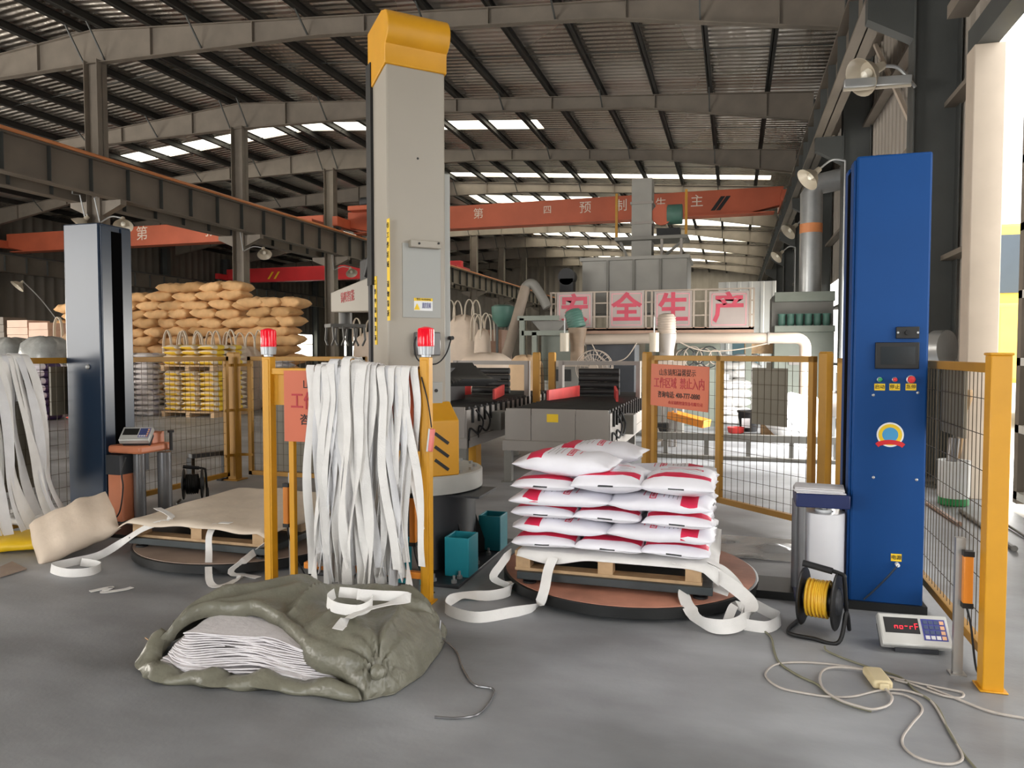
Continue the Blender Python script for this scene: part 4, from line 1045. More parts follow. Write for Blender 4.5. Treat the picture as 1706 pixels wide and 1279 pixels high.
# loops spilling onto the tarpaulin
strap('hanging_strap', [at_z(558, 988, 0.30), at_z(545, 1000, 0.29), at_z(560, 1012, 0.29), at_z(600, 1016, 0.28), at_z(620, 1002, 0.29), at_z(600, 990, 0.31), at_z(565, 986, 0.31)], [Z_ + CF * .4] * 7, 'white strap end coiled in a loop on top of the tarpaulin', group=gh, w=0.05)
strap('hanging_strap', [at_z(595, 990, 0.32), at_z(640, 992, 0.31), at_z(680, 995, 0.3), at_z(650, 1005, 0.29), at_z(610, 1015, 0.28), at_z(580, 1030, 0.27), at_z(562, 1048, 0.26)], [Z_ + CF * .5, Z_, Z_ + CF, CF, CF, CF, CF + CR], 'white strap end lying flat across the tarpaulin', group=gh, w=0.05)
# straps over the far side fence
rs2 = random.Random(5)
for k in range(14):
    y = 4.16 + 0.042 * k + rs2.uniform(-.015, .015); dx = rs2.uniform(0.02, 0.13)
    zend = 0.03
    top = 1.47 + 0.02 * rs2.random()
    pts = [(-5.70, y, 1.1), (-5.70, y, top - 0.03), (-5.66, y, top + 0.01), (-5.615, y, top - 0.03)]
    for j in range(1, 8):
        t = j / 7; pts.append((-5.60 + dx * math.sin(t * 2.2) + 0.10 * t * t + 0.3 * max(0, t - 0.85), y + 0.05 * t * (k - 4) / 8 + 0.025 * math.sin(t * 6 + k) + 0.5 * max(0, t - .75) * (k / 12), top - (top - zend) * t))
    strap('hanging_strap', pts, [Vector((0, 1, 0))] * 4 + [Vector((0.5 * math.sin(k + j), 1, 0)) for j in range(7)], 'white strap in the bunch over the far side fence, %s from the picture edge' % ORD[k], w=0.07, group='white straps draped over the far side fence', k=3, m='webbing' if k % 3 else 'webbing_grey')

# ---------------------------------------------------------------- tarpaulin bundle
mat('tarp', (118, 116, 102), 0.36, 0, 0.16, 7, bump=0.9, bscale=11)
mat('folded_fabric', (226, 222, 224), 0.75, 0, 0.05, 14, bump=0.3, bscale=40)
TO = at_z(500, 1090, 0); TO.z = 0
def TP(a, c, z): return TO + CR * a + CF * c + Vector((0, 0, z))
OUT = [(-.73, .10), (-.70, -.10), (-.62, -.24), (-.5, -.31), (-.2, -.37), (.0, -.39), (.2, -.45), (.42, -.50), (.54, -.45), (.64, -.25), (.70, .05), (.71, .28), (.6, .47), (.3, .58), (-.1, .60), (-.45, .46), (-.66, .28)]
def inside_dist(a, c):
    """rough signed distance to the outline, positive inside"""
    best = 9; ins = False; n = len(OUT)
    for i in range(n):
        (x0, y0), (x1, y1) = OUT[i], OUT[(i + 1) % n]
        dx, dy = x1 - x0, y1 - y0; t = max(0, min(1, ((a - x0) * dx + (c - y0) * dy) / (dx * dx + dy * dy)))
        best = min(best, math.hypot(a - x0 - dx * t, c - y0 - dy * t))
        if (y0 > c) != (y1 > c) and a < (x1 - x0) * (c - y0) / (y1 - y0) + x0: ins = not ins
    return best if ins else -best
EDGE = [(-.8, -.2), (-.62, -.06), (-.5, 0.0), (-.25, .03), (-.08, -.06), (.02, -.2), (.12, -.33), (.3, -.42), (.46, -.52), (.8, -.7)]
def edge(a):
    for (a0, c0), (a1, c1) in zip(EDGE, EDGE[1:]):
        if a <= a1: return c0 + (c1 - c0) * (a - a0) / (a1 - a0)
    return -0.7
def back(a):
    """far edge of the bundle at lateral position a"""
    c = 0.62
    while c > -0.6 and inside_dist(a, c) < 0: c -= 0.01
    return c
def ridge_(a, c, a0, c0, a1, c1, w, h):
    dx, dy = a1 - a0, c1 - c0; t = max(0, min(1, ((a - a0) * dx + (c - c0) * dy) / (dx * dx + dy * dy)))
    d = math.hypot(a - a0 - dx * t, c - c0 - dy * t); return 1.25 * h * math.exp(-(d / (w * 0.8)) ** 1.15) * (0.35 + 0.65 * math.sin(math.pi * min(1, max(0.08, t))))
FOLDS = [(-.62, -.02, -.15, .42, .05, .05), (-.55, .0, .05, .30, .045, .035), (-.02, -.02, .10, .36, .04, .06), (.1, -.3, .30, .15, .05, .04), (.47, -.42, .12, .02, .05, .035),
         (.47, -.42, .50, .15, .05, .035), (.66, .22, .2, .12, .05, .035), (.66, .22, .3, .42, .045, .04), (-.3, .45, .05, .50, .05, .05), (.15, .5, .4, .3, .04, .03), (-.45, .12, -.35, .38, .04, .03), (.30, -.1, .55, .05, .05, .03)]
def tarp_h(a, c):
    d = inside_dist(a, c)
    if d <= 0: return 0.004
    h = (0.215 + 0.045 * math.exp(-((a + .15) ** 2 + (c - .38) ** 2) / .08)) * (1 - math.exp(-d / 0.085))
    k = min(1, d / .08)
    for f in FOLDS: h += ridge_(a, c, *f) * k
    h -= 0.05 * math.exp(-((a - .28) ** 2 + (c - .2) ** 2) / .03) * k
    for (ka, kc, n, am) in ((0.47, -0.42, 13, 0.020), (-0.62, -0.05, 9, 0.016), (0.66, 0.22, 8, 0.016)):
        r = math.hypot(a - ka, c - kc); th = math.atan2(c - kc, a - ka)
        h += am * math.sin(th * n) * math.exp(-r / 0.22) * min(1, r / 0.04)
        h -= 0.03 * math.exp(-(r / 0.05) ** 2)
    h += (0.012 * math.sin(9 * a + 11 * c + 2 * math.sin(7 * a)) + 0.007 * math.sin(23 * a - 15 * c + 2 * math.sin(9 * c))) * k
    return max(0.004, h)
tb = thing('tarpaulin_bundle', 'olive grey tarpaulin bundle tied at the corners, lying open on the floor', 'tarpaulin', (TO.x, TO.y, 0))
b = MB(); vs = []; fs = []; NA, NC = 150, 80
for i in range(NA + 1):
    a = -0.725 + 1.43 * i / NA; c1 = back(a)
    c0 = min(edge(a), c1 - 0.02)
    while inside_dist(a, c0) < 0 and c0 < c1 - 0.02: c0 += 0.01
    open_ = c0 <= edge(a) + 0.001
    for j in range(NC + 1):
        t = j / NC; c = c0 + (c1 - c0) * t
        h = tarp_h(a, c)
        if t < 0.05 and not open_: h *= t / 0.05
        if open_ and t < 0.08: h = max(h + 0.018 * math.sin(math.pi * min(1, t / 0.08)), 0.03) - (0.05 if j == 0 else 0.0)
        vs.append(TP(a, c + 0.006 * math.sin(a * 26), max(0.004, h)))
for i in range(NA):
    for j in range(NC):
        k = i * (NC + 1) + j; fs.append((k, k + NC + 1, k + NC + 2, k + 1))
b.add(vs, fs); o = b.build('tarpaulin_top', 'tarp', tb, ang=75)
s = o.modifiers.new('thickness', 'SOLIDIFY'); s.thickness = 0.005; s.offset = 1
# front lap: rolled edge of the sheet below the fabric
front = [(-.71, -.02), (-.70, -.14), (-.62, -.26), (-.5, -.325), (-.33, -.35), (-.2, -.375), (0, -.395), (.2, -.45), (.4, -.50)]
P = smooth([TP(a, c, 0.05) for a, c in front], 8); n = len(P); vs = []; fs = []
for k, p in enumerate(P):
    t = k / (n - 1); inw = (TP(0, 0, 0) - p); inw.z = 0; inw.normalize()
    hh = 0.055 + 0.018 * math.sin(k * 0.45) + (0.08 * max(0, 1 - t * 5)) 
    for (off, z) in ((-0.015 + 0.012 * math.sin(k * .7), 0.003), (-0.03 + 0.015 * math.sin(k * .5), hh * 0.4), (0.0, hh * 0.9), (0.035, hh + 0.008 * math.sin(k)), (0.075, hh * 0.8)):
        q = Vector(p) + inw * off; vs.append((q.x, q.y, z))
for k in range(n - 1):
    for i in range(4): fs.append((k * 5 + i, k * 5 + i + 1, (k + 1) * 5 + i + 1, (k + 1) * 5 + i))
b = MB(); b.add(vs, [tuple(reversed(f)) for f in fs]); o = b.build('tarpaulin_lap', 'tarp', tb, ang=75)
s = o.modifiers.new('thickness', 'SOLIDIFY'); s.thickness = 0.005; s.offset = 0
b = MB(); q = TP(0.47, -0.43, 0.10)
b.lathe([(0.0, -0.03), (0.03, -0.02), (0.022, 0.0), (0.035, 0.02), (0.02, 0.035), (0, 0.03)], 12, q, Matrix.Rotation(R(70), 3, 'X')); b.build('knot', 'tarp', tb)
b = MB(); b.tube(smooth([TP(0.68, 0.2, 0.10), G(735, 1060, 0.03), G(760, 1085), G(772, 1115), G(790, 1140), G(822, 1148), G(815, 1170), G(795, 1190), G(760, 1196), G(724, 1194)]), 0.005, 6); b.build('tie_cord', 'film_dark', tb)
ff = thing('folded_fabric_stack', 'layers of white folded fabric showing in the open tarpaulin bundle', 'fabric', (TO.x, TO.y, 0.01))
WP = [(-.60, -.20), (-.5, -.27), (-.33, -.30), (-.1, -.34), (.1, -.37), (.28, -.40), (.40, -.43), (.36, -.25), (.1, .1), (-.2, .18), (-.52, .12)]
rs3 = random.Random(2)
for k in range(19):
    z = 0.03 + k * 0.0084; sh = 0.006 * k + rs3.uniform(-.008, .012); poly = []
    pl = [TP(a, c, 0) for a, c in WP]; ce = TP(-0.1, -0.1, 0)
    ring = smooth(pl + [pl[0]], 5)[:-1]; m_ = len(ring); vs = []
    for zz in (z, z + 0.0062):
        for i, p in enumerate(ring):
            d = (ce - p); d.z = 0; d.normalize(); wv_ = 0.006 * math.sin(i * 0.9 + k * 2) 
            a_ = (p - TO).dot(CR)
            q = p + d * (sh + wv_) ; vs.append((q.x, q.y, (zz + 0.010 * math.sin(i * 0.45 + k * .3)) * (1 - 0.42 * max(0, (a_ + 0.1) / .5))))
    fs = [tuple(range(m_ - 1, -1, -1)), tuple(range(m_, 2 * m_))] + [(i, (i + 1) % m_, (i + 1) % m_ + m_, i + m_) for i in range(m_)]
    b = MB(); b.add(vs, fs); b.build('fabric_layer', 'folded_fabric', ff, ang=60)

# ---------------------------------------------------------------- pale sacks by the far side straps
mat('sack_cream', (222, 204, 184), 0.7, 0, 0.06, 5, bump=0.3, bscale=14)
mat('sack_yellow_edge', (240, 196, 24), 0.5, 0, 0.08, 6, bump=0.2, bscale=20)
q = at_z(96, 936, 0)
ps = put(sack_mesh('pale_sack', 0.56, 0.48, 0.25, 'sack_cream', 91, nx=21, nr=20, wob=0.014, ex_=2.0, flat=0.95), 'pale_sack', (q.x - 0.08, q.y + 0.22, 0.2), 0, 'plump cream sack leaning on the floor by the hanging straps', 'sack')
ps.rotation_euler = (Matrix.Rotation(R(14), 3, 'Z') @ Matrix.Rotation(R(36), 3, 'X') @ Matrix.Rotation(R(38), 3, 'Z')).to_euler()
q = at_z(20, 918, 0)
put(sack_mesh('yellow_sack', 0.8, 0.5, 0.10, 'sack_yellow_edge', 92, nx=21, nr=20, wob=0.012), 'yellow_sack', (q.x, q.y + 0.15, 0.05), R(25), 'bright yellow empty sack lying under the cream sack', 'sack')
q = at_z(10, 900, 0)
put(sack_mesh('white_empty_sack', 0.7, 0.42, 0.07, 'webbing', 93, nx=21, nr=20, wob=0.02), 'white_empty_sack', (q.x - 0.1, q.y + 0.25, 0.135), R(35), 'crumpled white sack lying on the yellow sack', 'sack')
b = MB(); pts = [G(0, 945), G(20, 936), G(45, 948), G(0, 962)]
b.add([p + Vector((0, 0, 0)) for p in pts] + [p + Vector((0, 0, 0.006)) for p in pts], [(3, 2, 1, 0), (4, 5, 6, 7), (0, 1, 5, 4), (1, 2, 6, 5), (2, 3, 7, 6), (3, 0, 4, 7)])
b.build('flat_sheet', 'greyed_plate', loc=tuple(pts[0]), tags=('flat grey green sheet lying on the floor at the picture edge', 'sheet'))
q = at_z(178, 895, 0); b = MB(); pts = [G(140, 884, 0.03), G(195, 884, 0.03), G(165, 897, 0.02), G(150, 893, 0.01)]
b.add(pts + [p + Vector((0, 0, 0.004)) for p in pts], [(3, 2, 1, 0), (4, 5, 6, 7), (0, 1, 5, 4), (1, 2, 6, 5), (2, 3, 7, 6), (3, 0, 4, 7)])
b.build('paper_scrap', 'paper', loc=tuple(q), tags=('flat pale paper scrap behind the cream sack', 'paper'))
# dark motor unit in front of the dark mast
mu = thing('motor_unit', 'dark grimy gear motor standing at the foot of the dark mast', 'motor', (-5.35, 4.9, 0))
q = at_z(134, 872, 0); x, y = q.x, q.y + 0.02
b = MB(); b.box(x - 0.13, x + 0.13, y, y + 0.2, 0.0, 0.05); b.build('foot_plate', 'black', mu)
b = MB(); b.box(x - 0.11, x + 0.10, y + 0.02, y + 0.18, 0.05, 0.16); b.build('gearbox', 'black_rubber', mu, bevel=0.015)
b = MB(); b.cyl((x - 0.14, y + 0.1, 0.22), (x + 0.12, y + 0.1, 0.22), 0.075, n=20)
for k in range(8): b.cyl((x - 0.10 + 0.025 * k, y + 0.1, 0.22), (x - 0.094 + 0.025 * k, y + 0.1, 0.22), 0.084, n=20)
b.build('motor_body', 'black_rubber', mu)
b = MB(); b.box(x - 0.05, x + 0.1, y + 0.03, y + 0.15, 0.29, 0.36); b.build('terminal_box', 'black_rubber', mu, bevel=0.008)

# scale indicator on the far carriage
def indicator(name, label, c, rz, tilt, w, h, parts=True, lit=True):
    t = thing(name, label, 'scale display', c, rz)
    rot = Matrix.Rotation(tilt, 3, 'X')
    def B(x0, x1, y0, y1, z0, z1, m, nm, parent=t, bevel=0.0):
        b = MB(); vs = [rot @ Vector(p) for p in [(x0, y0, z0), (x1, y0, z0), (x1, y1, z0), (x0, y1, z0), (x0, y0, z1), (x1, y0, z1), (x1, y1, z1), (x0, y1, z1)]]
        b.add(vs, [(0, 3, 2, 1), (4, 5, 6, 7), (0, 1, 5, 4), (1, 2, 6, 5), (2, 3, 7, 6), (3, 0, 4, 7)])
        return b.build(nm, m, parent, world=False, bevel=bevel)
    B(-w / 2, w / 2, -0.05, 0.0, 0, h, 'alu_face', 'housing', bevel=0.008)
    B(-w / 2 + 0.01, w / 2 - 0.01, 0, 0.05, 0.015, h - 0.02, 'pedestal_dark', 'back_shell', bevel=0.01)
    B(-w * 0.43, w * 0.07, -0.0515, -0.049, h * 0.38, h * 0.86, 'black', 'display')
    fp = B(w * 0.11, w * 0.45, -0.0515, -0.049, h * 0.20, h * 0.86, 'label_blue', 'keypad')
    for i in range(4):
        for j in range(4):
            B(w * (0.135 + 0.078 * i), w * (0.195 + 0.078 * i), -0.0535, -0.051, h * (0.235 + 0.155 * j), h * (0.345 + 0.155 * j), 'key_tan' if i == 3 else ('key_dark' if j else 'paper'), 'key', fp)
    return t, rot
mat('alu_face', (200, 200, 196), 0.4, 0.3, 0.05, 8)
mat('key_dark', (70, 84, 120), 0.5, 0, 0)
mat('key_tan', (232, 180, 140), 0.5, 0, 0)
mat('led_red', (255, 40, 50), 0.4, 0, 0, emit=(255, 30, 50), es=3.0)
q = at_z(1525, 1086, 0)
ind, rt = indicator('scale_indicator', 'silver scale indicator with red digits on the floor before the blue mast', (q.x, q.y, 0.012), R(6), R(-40), 0.325, 0.165)
# seven segment style digits n o - r F
def seg(x, z, on, w=0.0135, h=0.028):
    b = MB(); t = 0.0026
    S = {'a': ((0, h), (w, h)), 'b': ((w, h / 2), (w, h)), 'c': ((w, 0), (w, h / 2)), 'd': ((0, 0), (w, 0)), 'e': ((0, 0), (0, h / 2)), 'f': ((0, h / 2), (0, h)), 'g': ((0, h / 2), (w, h / 2))}
    for k in on:
        (x0, z0), (x1, z1) = S[k]; x0 += x; x1 += x; z0 += z; z1 += z
        p0, p1 = rt @ Vector((x0, -0.0522, z0)), rt @ Vector((x1, -0.0522, z1)); b.bar(p0, p1, t, 0.0012, up=rt @ Vector((0, 1, 0)))
    return b
b = MB()
for k, on in enumerate(('ceg', 'cdeg', 'g', 'eg', 'aefg')):
    s_ = seg(-0.093 + 0.024 * k, 0.085, on); b.add(s_.v, s_.f)
b.build('red_digits', 'led_red', ind, world=False)
b = MB(); b.box(-0.10, 0.10, -0.02, 0.09, -0.010, 0.012); b.build('stand', 'pedestal_dark', ind, world=False)
q = at_y(218, 728, 5.14)
ind2, rt2 = indicator('scale_indicator', 'small silver scale indicator on top of the copper carriage', (q.x + 0.02, 5.16, 0.715), R(22), R(-50), 0.25, 0.16)

# cable reel
q = at_z(1368, 1062, 0); rl = thing('cable_reel', 'black cable reel wound with yellow cable in front of the film roll', 'cable reel', (q.x, q.y + 0.08, 0), R(-18))
mat('cable_yellow', (236, 186, 50), 0.45, 0, 0.06, 9)
rotY = Matrix.Rotation(R(90), 3, 'Y')
def lb(nm, m, parent, fn, bevel=0):
    b = MB(); fn(b); return b.build(nm, m, parent, world=False, bevel=bevel)
for x in (-0.085, 0.085):
    s = 1 if x > 0 else -1
    lb('flange', 'black', rl, lambda b: b.lathe([(0.03, -0.006), (0.15, -0.006), (0.155, 0), (0.15, 0.006), (0.03, 0.006)], 32, (x, 0, 0.185), rotY))
    lb('hub_cap', 'pedestal_dark', rl, lambda b: b.lathe([(0.075, 0), (0.07, 0.012 * s), (0.02, 0.02 * s), (0, 0.02 * s)], 24, (x + 0.006 * s, 0, 0.185), rotY))
lb('drum', 'black', rl, lambda b: b.cyl((-0.085, 0, 0.185), (0.085, 0, 0.185), 0.06, n=20))
def coil(b):
    pts = []
    for k in range(12 * 18):
        t = k / 18; pts.append((-0.06 + 0.0095 * t if t < 11 else 0.045, (0.092 + 0.006 * math.sin(t * 3)) * math.cos(t * math.tau), 0.185 + (0.092 + 0.006 * math.sin(t * 3)) * math.sin(t * math.tau)))
    b.tube(pts, 0.0065, 6)
lb('wound_cable', 'cable_yellow', rl, coil)
lb('frame', 'black', rl, lambda b: b.tube(smooth([(0.13, 0.10, 0.012), (0.125, 0.03, 0.15), (0.12, 0.0, 0.30), (0.10, 0.0, 0.335), (-0.06, 0.0, 0.36)], 8), 0.011, 8))
lb('grip', 'black_rubber', rl, lambda b: b.cyl((-0.09, 0, 0.362), (0.06, 0, 0.342), 0.018, n=12))
lb('foot_bar', 'black', rl, lambda b: b.tube(smooth([(0.13, 0.10, 0.012), (0.135, -0.02, 0.14), (0.12, -0.13, 0.014), (0.0, -0.15, 0.013), (-0.13, -0.13, 0.013), (-0.13, 0.10, 0.013)], 8), 0.011, 8))
# junction block and loose cables
mat('block_beige', (214, 198, 158), 0.5, 0, 0.05, 9)
mat('cable_grey', (184, 176, 168), 0.5, 0, 0.08, 20)
mat('cable_olive', (128, 126, 104), 0.5, 0, 0.08, 20)
jbk = thing('connector_block', 'beige cable connector block lying among the cables', 'connector', at_z(1462, 1130, 0))
p0, p1 = at_z(1452, 1116, 0.022), at_z(1472, 1142, 0.022); b = MB(); b.bar(p0, p1, 0.085, 0.04); b.build('housing', 'block_beige', jbk, bevel=0.012)
b = MB(); b.bar(p1, p1 + (p1 - p0) * 0.12, 0.04, 0.03); b.build('strain_relief', 'block_beige', jbk, bevel=0.006)
def cable(pix, label, m, r=0.005, z=0.007):
    b = MB(); b.tube(smooth([at_z(u, v, z) if len(t) == 0 else at_z(u, v, t[0]) for u, v, *t in pix], 8), r, 6)
    o = b.build('power_cable', m, loc=tuple(at_z(pix[0][0], pix[0][1], 0)), tags=(label, 'cable')); return o
cable([(1272, 1050), (1285, 1062), (1290, 1085), (1300, 1105), (1330, 1125), (1362, 1140), (1385, 1160), (1420, 1175), (1452, 1184)], 'dark cable running from the strap loops past the floor coil', 'cable_olive', 0.0055)
cable([(1448, 1116), (1400, 1108), (1340, 1103), (1295, 1106), (1276, 1120), (1282, 1134), (1305, 1147), (1350, 1156), (1382, 1160), (1420, 1160), (1465, 1150), (1500, 1149), (1530, 1156), (1552, 1168), (1575, 1205), (1595, 1240), (1604, 1260), (1596, 1270), (1570, 1272), (1530, 1262), (1507, 1245), (1504, 1228), (1520, 1205), (1536, 1185), (1530, 1170), (1505, 1157), (1482, 1154)], 'pale grey cable in wide loops across the bare floor', 'cable_grey', 0.005)
cable([(1474, 1146), (1486, 1160), (1480, 1174), (1455, 1181), (1430, 1176), (1400, 1166), (1375, 1150), (1366, 1132), (1372, 1116), (1395, 1111), (1440, 1115)], 'pale grey cable forming the small inner coil', 'cable_grey', 0.0055, 0.016)
cable([(1374, 1076, 0.02), (1378, 1084), (1405, 1096), (1450, 1112), (1500, 1128), (1525, 1150), (1560, 1175), (1580, 1215), (1605, 1255), (1625, 1279), (1650, 1310)], 'olive cable from the reel to the lower picture edge', 'cable_olive', 0.005)
cable([(1476, 1126), (1530, 1138), (1580, 1148), (1604, 1154), (1600, 1162), (1570, 1158), (1520, 1140), (1490, 1132)], 'grey cable in a narrow loop beside the yellow post', 'cable_grey', 0.005)
cable([(1545, 1144), (1600, 1166), (1650, 1185), (1706, 1196), (1760, 1205)], 'grey cable leading away to the picture edge', 'cable_grey', 0.0055)
cable([(235, 1108), (250, 1107), (268, 1108)], 'short bit of frayed twine on the floor left of the tarpaulin', 'block_beige', 0.003)
cable([(242, 1062), (255, 1072), (258, 1080), (245, 1090), (238, 1100)], 'thin brown twig on the floor left of the tarpaulin', 'wood', 0.003)

# crumpled clear film on the floor behind the sack pallet
mat('clear_film', (190, 190, 190), 0.15, 0, 0.05, 6, bump=0.6, bscale=9, alpha=0.45)
fq = at_z(1262, 915, 0)
cloth('plastic_film', fq.x - 0.42, fq.x + 0.38, fq.y - 0.32, fq.y + 0.38, lambda x, y: 0.006 + 0.06 * max(0, math.sin(x * 9 + y * 4) * math.sin(y * 11 - x * 3)) * max(0, 1 - math.hypot((x - fq.x) / .42, (y - fq.y) / .38)), 40, 36, 'clear_film', 'crumpled clear plastic film lying behind the sack turntable', 'film', 0.001)
# ---------------------------------------------------------------- bridge cranes
def crane(x0, x1, y, z0, z1, m, label, texts=(), stripes=()):
    t = thing('bridge_crane', label, 'crane', ((x0 + x1) / 2, y, z0))
    b = MB(); prof = [(x0, z0 + 0.25), (x0 + 1.2, z0), (x1 - 1.2, z0), (x1, z0 + 0.25), (x1, z1), (x0, z1)]
    b.prism([(p[0], p[1]) for p in prof], lambda a, z, q: (a, y + q, z), -0.22, 0.22); g = b.build('box_girder', m, t, bevel=0.01)
    b = MB(); b.box(x0 + 0.3, x1 - 0.3, y - 0.30, y + 0.30, z0 - 0.03, z0 + 0.01); b.build('bottom_flange', m, t)
    for x in (x0, x1):
        s = 1 if x == x0 else -1
        b = MB(); b.box(x - 0.12, x + 0.12, y - 1.3, y + 1.3, z0 + 0.16, z0 + 0.55); e = b.build('end_truck', m, t, bevel=0.02)
        for q in (-1.0, 1.0):
            b = MB(); b.cyl((x - 0.06, y + q, z0 + 0.17), (x + 0.06, y + q, z0 + 0.17), 0.14, n=16); b.build('wheel', 'steel_dark', e)
    for ch, x, sz in texts: lettering(ch, sz, 'white_print', (x, y - 0.225, (z0 + z1) / 2 + 0.06), (1, 0, 0), (0, 0, 1), g)
    for x in stripes:
        b = MB(); b.prism([(0, 0), (0.16, 0), (0.52, 0.5), (0.36, 0.5)], lambda a, z, q: (x + a, y - 0.225 + q, z0 + 0.15 + z), -0.003, 0.003); b.build('hazard_stripe', 'black' if m == 'orange_crane' else 'sticker_yellow', g)
    return t
YC = 28.5
tx = lambda u, v: at_y(u, v, YC - 0.22).x
c1 = crane(-15.75, 1.62, YC, 6.56, 7.45, 'orange_crane', 'orange overhead bridge crane spanning the near bay', [('第', tx(797, 352), 0.45), ('四', tx(912, 347), 0.35), ('预', tx(975, 341), 0.48), ('制', tx(1035, 336), 0.48), ('生', tx(1101, 334), 0.42), ('主', tx(1161, 330), 0.48)], (tx(1193, 325), tx(1184, 325)))
crane(-35.0, -17.05, YC + 0.2, 6.56, 7.45, 'orange_crane', 'orange overhead bridge crane spanning the far bay', [('第', at_y(237, 384, YC).x, 0.7), ('预', at_y(352, 379, YC).x, 0.7)])
b = MB(); b.box(-15.5, -14.2, YC - 0.7, YC + 0.7, 7.42, 7.62); b.build('trolley', 'orange_crane', c1, bevel=0.03)
b = MB(); b.cyl((-15.2, YC, 7.85), (-14.4, YC, 7.85), 0.24, n=16); b.build('hoist_drum', 'pedestal_dark', c1)
crane(-35.0, -17.05, 45.5, 6.56, 7.5, 'red_crane', 'bright red overhead bridge crane deep in the far bay', [], (-31.6, -31.1))

# ---------------------------------------------------------------- lamps
def dish_lamp(p, aim, arm_to, label, r=0.2, group=None, extra=None):
    t = thing('dish_lamp', label, 'lamp', p, 0, group); aim = Vector(aim).normalized()
    rot = Vector((0, 0, -1)).rotation_difference(aim).to_matrix()
    b = MB(); b.lathe([(0.05, 0.22), (0.06, 0.10), (r * 0.6, 0.02), (r, -0.12), (r * 0.98, -0.12), (r * 0.57, 0.01), (0.0, 0.03)], 24, p, rot); b.build('shade', 'lamp_white', t)
    b = MB(); b.lathe([(0, -0.10), (0.05, -0.07), (0.06, 0.0), (0.03, 0.05), (0, 0.05)], 12, p, rot); b.build('bulb', 'lamp_glass', t)
    b = MB(); q = Vector(p) - aim * 0.2; b.tube(smooth([q, (q + Vector(arm_to)) / 2 + Vector((0, 0, 0.1)), arm_to]), 0.02, 6); b.build('arm', 'galv', t)
    if extra:
        b = MB(); b.tube([Vector(e) for e in extra], 0.018, 6); b.build('conduit', 'galv', t)
    return t
for n, (u, v, y, cx) in enumerate(((205, 372, 15.7, 1), (137, 370, 15.7, -1), (440, 420, 21.7, 1), (585, 452, 27.7, 1))):
    p = at_y(u, v, y); x0 = RIDGE + 0.24 * cx
    dish_lamp(p, (0.5 * cx, -0.5, -0.8), (x0, y + 0.15, p.z + 0.1), 'white dish lamp on the ridge column, %s' % ('facing the gate on the first column', 'turned away on the first column', 'second column along', 'third column along')[n], 0.24,
              'dish lamps on the ridge columns', [(x0, y + 0.1, p.z + 0.1), (x0, y - 0.05, p.z + 0.7), (x0 + 0.25 * cx, y - 0.05, p.z + 0.75), (x0 + 0.25 * cx, y - 0.05, p.z + 1.6)])
for n, (u, v, y) in enumerate(((1352, 293, 15.6), (1318, 382, 21.6), (1297, 425, 27.6))):
    p = at_y(u, v, y)
    dish_lamp(p, (-0.75, -0.35, -0.7), (2.0, y, p.z + 0.25), 'white dish lamp bracketed on the side wall, %s' % ('nearest above the blue mast', 'second from the gate', 'third from the gate')[n], 0.24, 'dish lamps on the side wall', [(2.0, y, p.z + 0.25), (2.0, y, 0.0)])
p = at_y(1447, 122, 9.75)
dish_lamp(p, (-0.7, -0.4, -0.45), (2.0, 9.8, p.z - 0.2), 'big dish lamp on the dark column at the gate', 0.23)
a, c = at_y(1405, 150, 9.7), at_y(1518, 142, 9.7)
bl = thing('tube_light', 'grey batten tube light below the big dish lamp', 'lamp', (a + c) / 2)
b = MB(); b.bar(a + Vector((0, 0, 0.06)), c + Vector((0, 0, 0.06)), 0.12, 0.10); b.build('housing', 'galv', bl, bevel=0.01)
b = MB(); b.cyl(a, c, 0.018, n=10); b.build('tube', 'lamp_white', bl)

